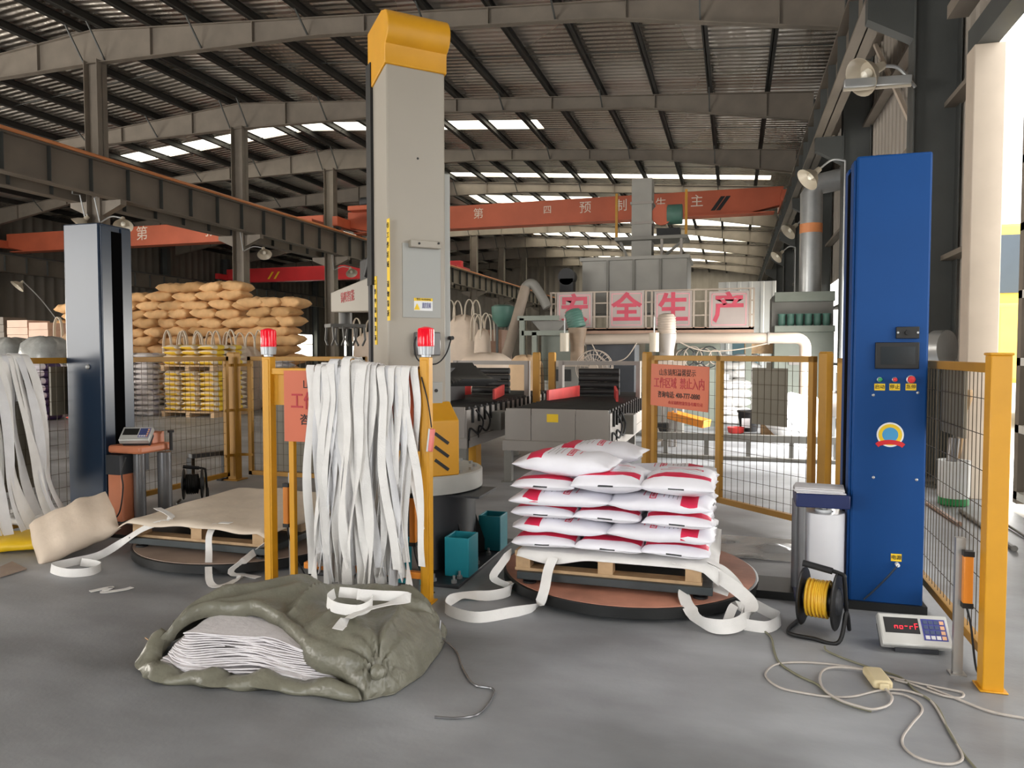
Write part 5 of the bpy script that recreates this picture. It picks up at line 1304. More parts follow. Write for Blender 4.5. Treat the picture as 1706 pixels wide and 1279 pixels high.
# ---------------------------------------------------------------- conveyors
mat('machine_grey', (150, 144, 138), 0.45, 0, 0.06, 3)
mat('machine_grey_dark', (122, 120, 114), 0.5, 0, 0.08, 3)
mat('machine_green_grey', (124, 130, 120), 0.5, 0, 0.08, 3)
mat('belt_black', (44, 44, 44), 0.5, 0, 0.12, 6)
mat('motor_green', (74, 112, 100), 0.5, 0, 0.1, 6)
mat('red_guard', (206, 66, 62), 0.45, 0, 0.1, 6)
def conveyor(x0, x1, y0, y1, label, sticker=False):
    t = thing('roller_conveyor', label, 'conveyor', ((x0 + x1) / 2, y0, 0)); zt = 0.86
    w = x1 - x0; ws = [0, 0.255, 0.685, 1.0]
    for k in range(3):
        b = MB(); b.box(x0 + w * ws[k] + 0.004, x0 + w * ws[k + 1] - 0.004, y0, y0 + 0.02 + (0.012 if k == 1 else 0), 0.49, zt); fp = b.build('front_panel', 'machine_grey', t, bevel=0.003)
        if k == 1 and sticker:
            p, q = at_y(911, 703, y0), at_y(930, 690, y0); b = MB(); b.box(p.x, q.x, y0 - 0.003, y0 + 0.002, p.z, q.z); b.build('yellow_label', 'sticker_yellow', fp)
    b = MB(); b.box(x0 - 0.03, x1 + 0.03, y0 - 0.03, y0 + 0.05, 0.37, 0.49); b.box(x0 - 0.03, x0 + 0.05, y0, y1, 0.37, 0.49); b.box(x1 - 0.05, x1 + 0.03, y0, y1, 0.37, 0.49); b.build('frame', 'machine_grey', t, bevel=0.004)
    for x in (x0, x1):
        b = MB(); b.box(x - 0.012, x + 0.012, y0 + 0.02, y1, 0.49, zt - 0.04); b.build('side_panel', 'machine_grey', t)
    for x in (x0 + 0.03, x1 - 0.03):
        for y in (y0 + 0.03, (y0 + y1) / 2, y1 - 0.05):
            b = MB(); b.box(x - 0.045, x + 0.045, y - 0.045, y + 0.045, 0, 0.38); b.box(x - 0.07, x + 0.07, y - 0.07, y + 0.07, 0, 0.01); b.build('leg', 'machine_grey_dark', t)
    n = 18
    for k in range(n):
        y = y0 + 0.2 + k * (y1 - y0 - 0.3) / n
        b = MB(); b.cyl((x0 + 0.02, y, zt - 0.05), (x1 - 0.02, y, zt - 0.05), 0.045, n=12); b.build('roller', 'belt_black', t)
        b = MB(); b.box(x1 + 0.012, x1 + 0.04, y - 0.015, y + 0.015, zt - 0.20, zt - 0.02); b.build('bracket', 'black', t)
    for x, s in ((x0 + 0.12, 1), (x1 - 0.12, -1)):
        b = MB(); b.add([(x, y0 + 1.5, zt), (x + 0.2 * s, y0 + 2.6, zt), (x + 0.2 * s, y0 + 2.6, zt + 0.16), (x, y0 + 1.5, zt + 0.14), (x + 0.03 * s, y0 + 1.5, zt), (x + 0.23 * s, y0 + 2.6, zt), (x + 0.23 * s, y0 + 2.6, zt + 0.16), (x + 0.03 * s, y0 + 1.5, zt + 0.14)],
                        [(0, 1, 2, 3), (4, 7, 6, 5), (0, 3, 7, 4), (1, 5, 6, 2), (3, 2, 6, 7), (0, 4, 5, 1)]); b.build('side_guide', 'red_guard', t)
    for k in range(4):
        b = MB(); b.cyl((x0 + 0.3, y0 + 2.8, zt + 0.06 + 0.10 * k), (x1 - 0.3, y0 + 2.8, zt + 0.06 + 0.10 * k), 0.05, n=14); b.build('pinch_roller', 'belt_black', t)
    b = MB()
    for x in (x0 + 0.02, x1 - 0.02): b.box(x - 0.03, x + 0.03, y0 + 2.75, y0 + 2.9, zt - 0.04, zt + 0.52)
    b.box(x0, x1, y0 + 2.78, y0 + 2.86, zt + 0.46, zt + 0.52); b.build('press_frame', 'machine_grey', t)
    for dy, r in ((0.25, 0.15), (0.55, 0.12)):
        b = MB(); b.tube(smooth([(x1 + 0.05, y0 + dy, zt - 0.05), (x1 + 0.09, y0 + dy + r, zt - 0.2), (x1 + 0.08, y0 + dy, zt - 0.33), (x1 + 0.03, y0 + dy - r, zt - 0.26), (x1 + 0.03, y0 + dy - r - 0.05, zt - 0.4)]), 0.012, 6); b.build('cable', 'black_rubber', t)
    b = MB(); b.box(x1 + 0.012, x1 + 0.16, y0 + 0.9, y0 + 1.2, 0.5, 0.74); b.build('control_box', 'machine_grey_dark', t, bevel=0.006)
    return t
conveyor(-2.54, -1.33, 8.2, 12.6, 'grey roller conveyor with a yellow label behind the white sacks', True)
cv2 = conveyor(-4.25, -3.04, 8.2, 12.6, 'grey roller conveyor half hidden behind the robot column')
p, q = at_y(779, 796, 8.6), at_y(793, 742, 8.6); b = MB(); b.box(p.x, q.x, 8.6, 8.8, p.z, q.z); b.build('drive_cover', 'yellow_paint', cv2, bevel=0.008)
# black finned chute at the head of the half hidden conveyor
ch = thing('finned_chute', 'black finned flattening chute beside the robot column', 'chute', at_y(770, 640, 9.2))
for k in range(6):
    p, q = at_y(758 + 5 * k, 605 + 5 * k, 9.6), at_y(778 + 5 * k, 642 - 2 * k, 9.0); b = MB(); b.bar(p, q, 0.5, 0.02, up=(0, 0, 1)); b.build('fin', 'belt_black', ch)
p = at_y(752, 650, 9.4); b = MB(); b.box(p.x - 0.1, p.x + 0.05, 9.1, 9.8, 0.86, 1.3); b.build('mounting', 'belt_black', ch)
# narrow yellow guard between the conveyors
ng = thing('mesh_fence', 'narrow pair of yellow guard posts between the two conveyors', 'fence', (-2.8, 11, 0))
for u in (894, 920): p = at_y(u, 600, 11.0); fence_post(ng, p.x, 11.0, 0.10, 1.5)
b = MB(); p, q = at_y(898, 600, 11.0), at_y(916, 600, 11.0)
for k in range(5): b.bar((p.x + (q.x - p.x) * k / 4, 11, 0.3), (p.x + (q.x - p.x) * k / 4, 11, 1.42), 0.006, 0.006)
for k in range(10): b.bar((p.x, 11, 0.35 + k * .115), (q.x, 11, 0.35 + k * .115), 0.006, 0.006)
tag(b.build('wire_mesh', 'wire', ng), kind='stuff')

# ---------------------------------------------------------------- packing plant: platform with the safety signs
YP = 16.45
pf = thing('platform', 'raised steel platform with railing carrying four red character signs', 'platform', (-1.8, YP, 0))
pl, pr = at_y(916, 548, YP).x, at_y(1256, 548, YP).x
mat('pink_beam', (176, 142, 122), 0.5, 0, 0.08, 3)
mat('rail_pale', (172, 158, 144), 0.5, 0, 0.06, 3)
b = MB(); b.box(pl, pr, YP, YP + 0.1, 1.93, 2.06); b.build('edge_beam', 'pink_beam', pf)
b = MB(); b.box(pl, pr, YP, YP + 2.6, 2.0, 2.04); b.build('deck', 'machine_grey_dark', pf)
for u in (918, 926, 990, 1012, 1076, 1086, 1156, 1176, 1250, 1256):
    x = at_y(u, 500, YP).x; b = MB(); b.box(x - 0.02, x + 0.02, YP, YP + 0.04, 2.04, 2.87); b.build('railing_post', 'rail_pale', pf)
for z in (2.3, 2.6, 2.85):
    b = MB(); b.box(pl, pr, YP + 0.005, YP + 0.035, z, z + 0.03); b.build('railing', 'rail_pale', pf)
for x in (pl + 0.1, (pl + pr) / 2, pr - 0.1):
    for y in (YP + 0.1, YP + 2.4):
        b = MB(); b.box(x - 0.06, x + 0.06, y - 0.06, y + 0.06, 0, 2.0); b.build('leg', 'machine_green_grey', pf)
mat('sign_pinkish', (168, 156, 150), 0.5, 0, 0.05, 3)
mat('sign_red', (190, 72, 90), 0.5, 0, 0.12, 4)
for ch_, u0, u1 in (('安', 928, 987), ('全', 1015, 1073), ('生', 1090, 1153), ('产', 1181, 1248)):
    a, c = at_y(u0, 546, YP - 0.03), at_y(u1, 484 if u0 > 950 else 487, YP - 0.03)
    sgn = thing('character_sign', 'pinkish board with a red character, %s of the four on the platform railing' % {'安': 'leftmost', '全': 'second', '生': 'third', '产': 'rightmost'}[ch_], 'sign', ((a.x + c.x) / 2, YP - 0.03, a.z), 0, 'safety character boards on the railing')
    b = MB(); b.box(a.x, c.x, YP - 0.03, YP - 0.01, a.z, c.z); bd = b.build('board', 'sign_pinkish', sgn)
    b = MB(); m_ = 0.05
    for (x0, x1, z0, z1) in ((a.x + m_, c.x - m_, c.z - m_ - .015, c.z - m_), (a.x + m_, c.x - m_, a.z + m_, a.z + m_ + .015), (a.x + m_, a.x + m_ + .015, a.z + m_, c.z - m_), (c.x - m_ - .015, c.x - m_, a.z + m_, c.z - m_)): b.box(x0, x1, YP - 0.034, YP - 0.03, z0, z1)
    mat('sign_border', (226, 150, 160), 0.5, 0, 0) if 'sign_border' not in MATS else None
    b.build('border', 'sign_border', bd)
    lettering(ch_, 0.66, 'sign_red', ((a.x + c.x) / 2, YP - 0.034, (a.z + c.z) / 2 - 0.0), (1, 0, 0), (0, 0, 1), bd, bold=0.018)
# storage bin with bucket elevator
hb = thing('storage_bin', 'grey sheet metal bin with a bucket elevator shaft above the sign platform', 'bin', (-2.3, 18.4, 2.04))
xa, xb = at_y(970, 450, 17.8).x, at_y(1145, 450, 17.8).x
mat('bin_grey', (150, 148, 142), 0.5, 0.1, 0.08, 2)
b = MB(); b.box(xa, xb, 17.8, 19.4, 2.45, 3.72); b.build('bin_wall', 'bin_grey', hb, bevel=0.01)
b = MB(); b.box(xa - 0.05, xb + 0.05, 17.75, 19.45, 3.72, 3.80); b.build('bin_rim', 'bin_grey', hb)
for k in range(1, 4):
    x = xa + (xb - xa) * k / 4; b = MB(); b.box(x - 0.03, x + 0.03, 17.76, 17.80, 2.45, 3.72); b.build('rib', 'machine_grey_dark', hb)
for x in (xa + 0.1, xb - 0.1): b = MB(); b.box(x - 0.06, x + 0.06, 17.85, 17.97, 2.04, 2.5); b.build('leg', 'machine_grey_dark', hb)
ea, ec = at_y(1052, 380, 18.2).x, at_y(1086, 380, 18.2).x
b = MB(); b.box(ea, ec, 18.2, 18.7, 3.78, 5.72); b.build('elevator_shaft', 'bin_grey', hb, bevel=0.01)
b = MB(); b.box(ea - 0.03, ec + 0.03, 18.17, 18.73, 4.62, 4.68); b.box(ea - 0.03, ec + 0.03, 18.17, 18.73, 5.1, 5.16); b.build('shaft_flange', 'machine_grey', hb)
ma, mc = at_y(1025, 400, 18.1).x, at_y(1146, 400, 18.1).x
b = MB(); b.box(ma, mc, 18.0, 18.9, 4.22, 4.30); b.build('motor_deck', 'machine_grey_dark', hb)
for x in (ma + 0.04, mc - 0.04): b = MB(); b.box(x - 0.03, x + 0.03, 18.0, 18.06, 4.3, 5.35); b.build('deck_post', 'yellow_shaded', hb)
for x in (ma + 0.1, mc - 0.1): b = MB(); b.bar((x, 18.3, 4.22), (ea if x < ea else ec, 18.3, 3.6), 0.06, 0.06); b.build('deck_strut', 'machine_grey_dark', hb)
for x in (ec + 0.25, mc - 0.15): b = MB(); b.box(x - 0.03, x + 0.03, 18.05, 18.11, 3.78, 4.25); b.build('deck_leg', 'machine_grey', hb)
p = at_y(1122, 356, 18.3); b = MB(); b.cyl((p.x - 0.15, 18.4, p.z), (p.x + 0.2, 18.4, p.z), 0.24, n=20); b.build('drive_motor', 'motor_green', hb)
p = at_y(1103, 358, 18.3); b = MB(); b.cyl((p.x, 18.25, p.z), (p.x, 18.35, p.z), 0.25, n=20); b.build('drive_pulley', 'orange_crane', hb)
p = at_y(1112, 372, 18.3); b = MB(); b.box(p.x - 0.25, p.x + 0.3, 18.2, 18.6, 4.3, 4.5); b.build('motor_base', 'black', hb)
# dark fan housing on the platform
p = at_y(945, 468, 17.3); df = thing('fan_blower', 'black blower with round housing standing behind the first character board', 'blower', (p.x, 17.3, 2.04))
b = MB(); b.cyl((p.x, 17.2, p.z + 0.1), (p.x, 17.5, p.z + 0.1), 0.2, n=24); b.build('housing', 'black', df)
b = MB(); b.box(p.x - 0.16, p.x + 0.16, 17.2, 17.5, 2.04, p.z + 0.05); b.build('pedestal', 'black', df)
# filling heads with slanted motors
mat('throat_brown', (132, 112, 92), 0.6, 0, 0.15, 6)
def filler(u, vt, vm, vb, y, m, label, lean):
    p, q, r_ = at_y(u - lean, vt, y), at_y(u, vm, y), at_y(u + lean * 0.4, vb, y)
    t = thing('filling_head', label, 'machine', (q.x, y, 0))
    d = (p - q).normalized(); b = MB()
    rot = Vector((0, 0, 1)).rotation_difference(d).to_matrix()
    Ln = (p - q).length
    b.lathe([(0.0, 0), (0.14, 0), (0.16, 0.03), (0.16, Ln * .8), (0.13, Ln * .95), (0.06, Ln), (0, Ln)], 20, q, rot); mo = b.build('motor', m, t)
    b = MB(); b.lathe([(0.168, 0), (0.168, 0.02)], 20, q, rot)
    for k in range(6): b.lathe([(0.160, 0.05 + k * 0.045), (0.168, 0.055 + k * .045), (0.168, 0.07 + k * .045), (0.160, 0.075 + k * .045)], 20, q, rot)
    b.build('cooling_fins', m, mo)
    b = MB(); b.lathe([(0.18, 0), (0.13, 0.1), (0.13, 0.4), (0.17, 0.62), (0.17, 0.70)], 20, (q.x, y, q.z - 0.70)); b.build('throat', 'throat_brown' if lean > 5 else 'machine_grey', t)
    b = MB(); b.box(q.x - 0.42, q.x + 0.3, y - 0.2, y + 0.35, 0.0, 1.32); b.build('cabinet', 'machine_grey_dark', t, bevel=0.01)
    b = MB(); b.box(q.x - 0.45, q.x + 0.34, y - 0.25, y - 0.2, 1.25, 1.36); b.build('clamp_bar', 'rail_pale', t)
    b = MB(); b.box(q.x - 0.38, q.x - 0.08, y - 0.22, y - 0.2, 0.98, 1.2); b.build('control_panel', 'black', t)
    c = at_y(u - 21, 570, y - 0.2); b = MB(); b.cyl((c.x, y - 0.22, c.z - 0.17), (c.x, y - 0.22, c.z + 0.17), 0.085, n=18); cy = b.build('air_cylinder', 'lamp_white', t)
    b = MB(); b.cyl((c.x, y - 0.22, c.z + 0.17), (c.x, y - 0.22, c.z + 0.45), 0.012, n=8); b.build('rod', 'galv', cy)
    return t
filler(962, 515, 546, 600, 13.6, 'motor_green', 'bag filling head with a slanted green motor below the first character board', 9)
filler(1111, 522, 556, 592, 13.6, 'rail_pale', 'bag filling head with a dusty white motor below the third character board', 1)
# frames, panels and a block of painted shade under the platform
fm = thing('support_stand', 'grey green steel support frame beside the leaning pipe', 'frame', (-4.2, 15.6, 0))
fa, fz = at_y(870, 560, 15.4), at_y(970, 560, 15.4)
for x in (fa.x, fa.x + 0.28, fz.x): b = MB(); b.box(x - 0.05, x + 0.05, 15.35, 15.45, 0, 2.25 if x == fa.x else 1.95); b.build('upright', 'machine_green_grey', fm)
b = MB(); b.box(fa.x, fz.x, 15.35, 15.45, 1.88, 1.98); b.build('cross_beam', 'machine_green_grey', fm)
b = MB(); b.box(fa.x - 0.1, fz.x - 0.5, 15.35, 15.45, 2.2, 2.3); b.build('upper_beam', 'machine_green_grey', fm)
b = MB(); b.prism([(0, 2.2), (0.8, 2.2), (0.6, 1.98), (0.2, 1.98)], lambda a, z, q: (fa.x + 0.15 + a, 15.6 + q, z), 0, 0.6); b.build('hopper', 'machine_grey_dark', fm)
b = MB(); b.box(fa.x + 0.35, fz.x, 15.7, 15.75, 0.9, 1.88); b.build('back_panel', 'machine_green_grey', fm)
b = MB(); x0, x1 = at_y(978, 600, 15.2).x, at_y(1058, 600, 15.2).x; b.box(x0, x1, 15.15, 15.9, 0, 1.68); b.build('dark_void', 'pedestal_dark', loc=((x0 + x1) / 2, 15.5, 0), bevel=0.01, tags=('dark grey block standing in for the shaded void behind the round cage fan', 'cabinet'))  # solid dark block in place of the shade behind the fan
# cable panel behind
cp = thing('hose_rack', 'dark panel hung with loops of grey hose below the sign platform', 'panel', (-1.2, 15.6, 0))
x0, x1 = at_y(1128, 590, 15.6).x, at_y(1200, 590, 15.6).x
b = MB(); b.box(x0, x1, 15.6, 15.66, 0, 1.8); b.build('panel', 'machine_green_grey', cp)
for k in range(7):
    b = MB(); r_ = 0.12 + 0.03 * (k % 3); xc = x0 + 0.1 + (x1 - x0 - .2) * k / 6; b.tube([(xc + r_ * math.cos(t * .4), 15.55 - 0.012 * (k % 4), 1.42 + r_ * 1.2 * math.sin(t * .4)) for t in range(17)], 0.012, 6); b.build('hose_loop', 'pedestal_dark' if k % 2 else 'rail_pale', cp)
# dust pipe with elbow
dp = thing('dust_pipe', 'fat pale dust extraction pipe running below the platform and bending down', 'pipe', (0, 15, 1.8))
pts = [at_y(972, 566, 15.0), at_y(1100, 563, 15.0), at_y(1325, 563, 15.0)]
b = MB(); e = pts[-1]; el = [Vector((e.x + 0.18 * math.sin(R(t)), 15.0, e.z - 0.18 + 0.18 * math.cos(R(t)))) for t in range(15, 91, 15)]
b.tube(pts + el + [Vector((e.x + 0.18, 15.0, 0.0))], 0.105, 18); b.build('pipe_run', 'rail_pale', dp)
for p in pts[:2] + [Vector((e.x - 0.5, 15, e.z))]:
    b = MB(); b.cyl((p.x, 15, p.z), (p.x + 0.04, 15, p.z), 0.125, n=18); b.build('pipe_collar', 'machine_grey', dp)
# dust collector against the side wall
dc = thing('dust_collector', 'grey dust collector cabinet with a row of bag necks near the side wall', 'dust collector', (1.45, 17.3, 0))
x0, x1 = at_y(1290, 560, 16.9).x, at_y(1390, 560, 16.9).x
b = MB(); b.box(x0, x1, 16.9, 18.0, 0.0, 1.95); b.build('lower_cabinet', 'machine_green_grey', dc, bevel=0.01)
b = MB(); b.prism([(x0 - 0.05, 1.95), (x1, 1.95), (x1, 2.80), (x0 + 0.05, 2.80), (x0 - 0.05, 2.72)], lambda a, z, q: (a, 16.85 + q, z), 0.25, 1.2); b.build('filter_hood', 'machine_grey_dark', dc)
b = MB(); b.box(x0, x1, 16.75, 17.1, 1.95, 2.08); b.box(x0, x1, 16.85, 17.1, 2.60, 2.80); b.build('hood_lip', 'machine_green_grey', dc)
for k in range(6):
    x = x0 + 0.15 + k * (x1 - x0 - 0.3) / 5; b = MB(); b.lathe([(0.06, 0), (0.08, 0.06), (0.07, 0.2), (0.09, 0.26)], 14, (x, 16.98, 2.08)); b.build('bag_neck', 'motor_green', dc)
x0d, x1d = at_y(1336, 400, 17.4).x, at_y(1366, 400, 17.4).x
b = MB(); b.tube([Vector(((x0d + x1d) / 2, 17.4, 2.75)), Vector(((x0d + x1d) / 2, 17.4, 4.95)), Vector(((x0d + x1d) / 2 + 0.12, 17.4, 5.15)), Vector(((x0d + x1d) / 2 + 0.7, 17.4, 5.25))], 0.23, 20); b.build('duct', 'galv', dc)
b = MB(); b.cyl(((x0d + x1d) / 2, 17.4, 4.1), ((x0d + x1d) / 2, 17.4, 4.3), 0.236, n=20); b.build('rust_band', 'conduit_orange', dc)
b = MB(); b.box(x0 + 0.3, x0 + 0.62, 16.86, 16.9, 1.25, 1.45); b.build('hatch', 'machine_grey', dc)
# leaning pipe, green drum, big bags
mat('tube_dusty', (142, 128, 114), 0.6, 0, 0.1, 4)
lp = thing('leaning_pipe', 'long tan screw conveyor tube leaning up to the plant', 'pipe', at_y(840, 640, 14.5))
b = MB(); b.cyl(at_y(838, 612, 15.9), at_y(876, 478, 16.3), 0.12, n=16); b.build('tube', 'tube_dusty', lp)
b = MB(); b.tube(smooth([at_y(874, 480, 16.3), at_y(886, 472, 16.3), at_y(900, 490, 16.3), at_y(912, 512, 16.3)]), 0.11, 14); b.build('outlet', 'machine_grey_dark', lp)
p = at_y(838, 612, 15.9); b = MB(); b.box(p.x - 0.2, p.x + 0.2, 15.7, 16.1, 0, p.z + 0.05); b.build('intake_hopper', 'machine_grey_dark', lp)
p = at_y(838, 525, 17.0); gd = thing('green_drum', 'dark green drum on a stand beside the leaning pipe', 'drum', (p.x, 17.0, 0))
b = MB(); b.lathe([(0.0, -0.3), (0.12, -0.28), (0.26, -0.1), (0.28, 0.2), (0.22, 0.24), (0, 0.24)], 22, p); b.build('drum', 'motor_green', gd)
for dx in (-0.15, 0.15): b = MB(); b.box(p.x + dx - 0.025, p.x + dx + 0.025, 16.98, 17.03, 0, p.z - 0.05); b.build('stand_leg', 'steel_dark', gd)
mat('bulk_white', (222, 204, 186), 0.75, 0, 0.06, 4, bump=0.4, bscale=6)
mat('bulk_tan', (214, 182, 146), 0.75, 0, 0.07, 4, bump=0.4, bscale=6)
mat('loop_white', (230, 218, 200), 0.7, 0, 0.04, 5)
def bulk_bag(x, y, z, w, h, m, label, group=None, rz=0.0, seed=1, loops=True):
    t = thing('bulk_bag', label, 'bulk bag', (x, y, z), rz, group); rn = random.Random(seed)
    prof = [(0.86, 0.0), (1.0, 0.06), (1.04, 0.4), (1.0, 0.75), (0.92, 0.9), (0.6, 0.98), (0.2, 1.0)]
    vs = []; fs = []; n = 28
    for r, zz in prof:
        for k in range(n):
            th = math.tau * k / n; c, s = math.cos(th), math.sin(th); q = (abs(c) ** 4.5 + abs(s) ** 4.5) ** (-1 / 4.5)
            rr = w / 2 * r * q * (1 + 0.02 * math.sin(k * 1.7 + zz * 9 + seed))
            vs.append((rr * c, rr * s, h * zz + 0.02 * math.sin(k * 1.3 + seed) * (zz > 0.5)))
    for j in range(len(prof) - 1):
        for k in range(n): fs.append((j * n + k, j * n + (k + 1) % n, (j + 1) * n + (k + 1) % n, (j + 1) * n + k))
    fs += [tuple(range(n - 1, -1, -1)), tuple(range((len(prof) - 1) * n, len(prof) * n))]
    b = MB(); b.add(vs, fs); b.build('bag_body', m, t, world=False, ang=60)
    if loops:
        for sx in (-1, 1):
            for sy in (-1, 1):
                a = w * 0.36
                b = MB(); b.ribbon(smooth([(sx * a - 0.13, sy * a, h * 0.86), (sx * a - 0.11, sy * a, h + 0.2), (sx * a, sy * a, h + 0.36 + 0.08 * rn.random()), (sx * a + 0.11, sy * a, h + 0.2), (sx * a + 0.13, sy * a, h * 0.86)], 5), (0, 1, 0), 0.075, 0.014); b.build('lifting_loop', 'loop_white', t, world=False)
    return t
def bag_at(u0, u1, vt, y, m, label, z=0.0, seed=1, group=None, loops=True, rz=0.0):
    a, c = at_y(u0, vt, y), at_y(u1, vt, y); w = c.x - a.x
    return bulk_bag((a.x + c.x) / 2, y + w / 2, z, w, a.z - z, m, label, group, rz, seed, loops)
bag_at(742, 786, 524, 18.0, 'bulk_white', 'tall cream bulk bag beside the robot column', seed=3)
bag_at(788, 812, 548, 17.2, 'bulk_white', 'low cream bulk bag with loops in front of the brown crate', seed=4)
bag_at(758, 838, 588, 14.6, 'bulk_white', 'wide slumped pale bulk bag behind the half hidden conveyor', seed=5, loops=False)
bag_at(842, 896, 592, 13.4, 'bulk_tan', 'tan striped bulk bag between the conveyors', seed=6, loops=False)
bag_at(582, 640, 552, 19.0, 'bulk_white', 'cream bulk bag seen below the robot gripper', seed=7)
b = MB(); x0, x1 = at_y(806, 560, 19.5).x, at_y(836, 560, 19.5).x; b.box(x0, x1, 19.5, 20.5, 0, 2.15); b.build('brown_crate', 'pink_beam', loc=((x0 + x1) / 2, 20, 0), bevel=0.02, tags=('tall brownish pink crate behind the bulk bags', 'crate'))
# round cage fan
p = at_y(990, 613, 13.0); rf = thing('cage_fan', 'round industrial cage fan on a pole beside the filling head', 'fan', (p.x, 13.0, 0)); RF = 0.32
b = MB()
for r_ in (RF, RF * 0.75, RF * 0.5): b.tube([(p.x + r_ * math.cos(t * math.tau / 32), 12.93, p.z + r_ * math.sin(t * math.tau / 32)) for t in range(33)], 0.007, 5)
b.tube([(p.x + RF * math.cos(t * math.tau / 32), 13.09, p.z + RF * math.sin(t * math.tau / 32)) for t in range(33)], 0.008, 5)
for k in range(28):
    t = k * math.tau / 28; d = Vector((math.cos(t), 0, math.sin(t))); c = Vector((p.x, 12.92, p.z)); b.tube([c + d * 0.07, c + d * RF * 0.9 + Vector((0, 0.01, 0)), Vector((p.x, 13.09, p.z)) + d * RF], 0.004, 4)
tag(b.build('cage', 'rail_pale', rf), kind='stuff')
b = MB(); b.cyl((p.x, 12.9, p.z), (p.x, 12.97, p.z), 0.08, n=20); b.build('hub', 'rail_pale', rf)
for k in range(3):
    t = k * math.tau / 3; d = Vector((math.cos(t), 0, math.sin(t))); s = Vector((-d.z, 0.4, d.x)).normalized(); c = Vector((p.x, 13.0, p.z))
    b = MB(); b.bar(c + d * 0.06, c + d * RF * 0.85, 0.16, 0.008, up=s.cross(d)); b.build('blade', 'machine_grey', rf)
b = MB(); b.cyl((p.x, 13.05, p.z), (p.x, 13.25, p.z), 0.09, n=16); b.build('motor', 'pedestal_dark', rf)
b = MB(); b.cyl((p.x, 13.15, 0.02), (p.x, 13.15, p.z), 0.025, n=10); b.cyl((p.x, 13.15, 0), (p.x, 13.15, 0.03), 0.25, n=20); b.build('stand', 'steel_dark', rf)

# ---------------------------------------------------------------- bright bay behind the gate
gr_ = thing('guard_rail', 'low steel guard rail on the floor behind the mesh gate', 'rail', (0.4, 11, 0))
xa, xb = at_y(1092, 748, 11.2).x, at_y(1412, 760, 11.2).x
b = MB(); b.box(xa, xb, 11.15, 11.25, 0.22, 0.32); b.build('beam', 'machine_grey_dark', gr_)
for k in range(5): x = xa + 0.15 + (xb - xa - 0.3) * k / 4; b = MB(); b.box(x - 0.03, x + 0.03, 11.17, 11.23, 0, 0.22); b.build('foot', 'machine_grey_dark', gr_)
b = MB(); b.box(xa, xb, 10.75, 10.83, 0.0, 0.05); b.build('floor_strip', 'machine_grey_dark', gr_)
tr_ = thing('chute_trough', 'orange yellow sloping trough on a grey stand behind the mesh gate', 'trough', at_z(1150, 800, 0))
p, q = at_y(1118, 690, 12.2), at_y(1178, 706, 12.0); b = MB(); b.bar(p, q, 0.32, 0.12); b.build('trough', 'orange_sensor', tr_, bevel=0.01)
for u in (1104, 1116, 1125): x = at_y(u, 700, 12.1).x; b = MB(); b.box(x - 0.02, x + 0.02, 12.05, 12.12, 0, 1.0); b.build('stand_leg', 'machine_grey', tr_)
b = MB(); b.bar(at_y(1080, 680, 11.9), at_y(1100, 735, 11.9), 0.06, 0.08); b.build('strut', 'rail_pale', tr_)
b = MB(); p = at_y(1102, 715, 12.0); b.box(p.x - 0.2, p.x + 0.1, 11.9, 12.1, p.z - 0.12, p.z + 0.1); b.build('chain_drive', 'black', tr_)
q = at_z(1247, 718, 0); bk = thing('plastic_bucket', 'black plastic bucket with a white label in the bright bay', 'bucket', (q.x, q.y, 0))
b = MB(); b.lathe([(0.16, 0), (0.20, 0.36), (0.215, 0.36), (0.215, 0.40), (0.19, 0.40), (0.15, 0.02), (0, 0.02)], 24, q); b.build('pail', 'black_rubber', bk)
b = MB(); b.box(q.x - 0.13, q.x + 0.02, q.y - 0.197, q.y - 0.185, 0.08, 0.26); b.build('paper_label', 'paper', bk)
gb = 'white sacks stacked in the bright bay'; SB = [sack_mesh('stacked_sack', 0.75, 0.48, 0.19, 'webbing', 60 + k, wob=0.012) for k in range(3)]
for col_, (u, y, rows) in enumerate(((1200, 17.4, 8), (1240, 17.6, 8), (1222, 16.4, 5))):
    x = at_y(u, 650, y).x
    for k in range(rows): put(rs.choice(SB), 'stacked_sack', (x + rs.uniform(-.04, .04), y + rs.uniform(-.05, .05), 0.095 + 0.185 * k), rs.choice([0, 0, R(180)]) + R(rs.uniform(-6, 6)), 'white sack in the %s stack of the bright bay, %s from the floor' % (('first', 'second', 'front')[col_], ORD[k]), 'sack', gb)
q = at_z(1330, 742, 0); put(sack_mesh('white_heap_sack', 0.9, 0.75, 0.8, 'webbing', 77, wob=0.04), 'slumped_sack', (q.x, q.y + 0.9, 0.40), R(30), 'big slumped white sack leaning before the dust collector', 'sack')
b = MB(); p0, p1 = at_z(1352, 742, 0), at_y(1306, 690, 12.6); b.cyl(p0, p1, 0.02, n=8); b.build('bay_pole', 'galv', loc=tuple(p0), tags=('thin metal pole propped in the bright bay behind the gate', 'pole'))
x0, x1 = at_y(1196, 560, 22).x, at_y(1288, 560, 22).x
bb_ = thing('blue_bin', 'pale blue steel bin standing in the bright bay', 'bin', ((x0 + x1) / 2, 22.4, 0)); mat('pale_blue', (150, 192, 208), 0.5, 0, 0.05, 3)
b = MB(); b.box(x0 + 0.4, x1 - 0.4, 22.0, 23.0, 0.9, 2.0); b.build('tub', 'pale_blue', bb_, bevel=0.02)
for x in (x0 + 0.45, x1 - 0.45): b = MB(); b.box(x - 0.04, x + 0.04, 22.1, 22.2, 0, 0.9); b.build('leg', 'steel_grey', bb_)
b = MB(); x0, x1 = at_y(1196, 560, 24).x, at_y(1292, 560, 24).x; ribbed(b, lambda s, o: (s, 24 - o), x0, x1, 0, 3.7); structure(b.build('wall_partition', 'door_white'), 'white ribbed partition wall behind the plant')
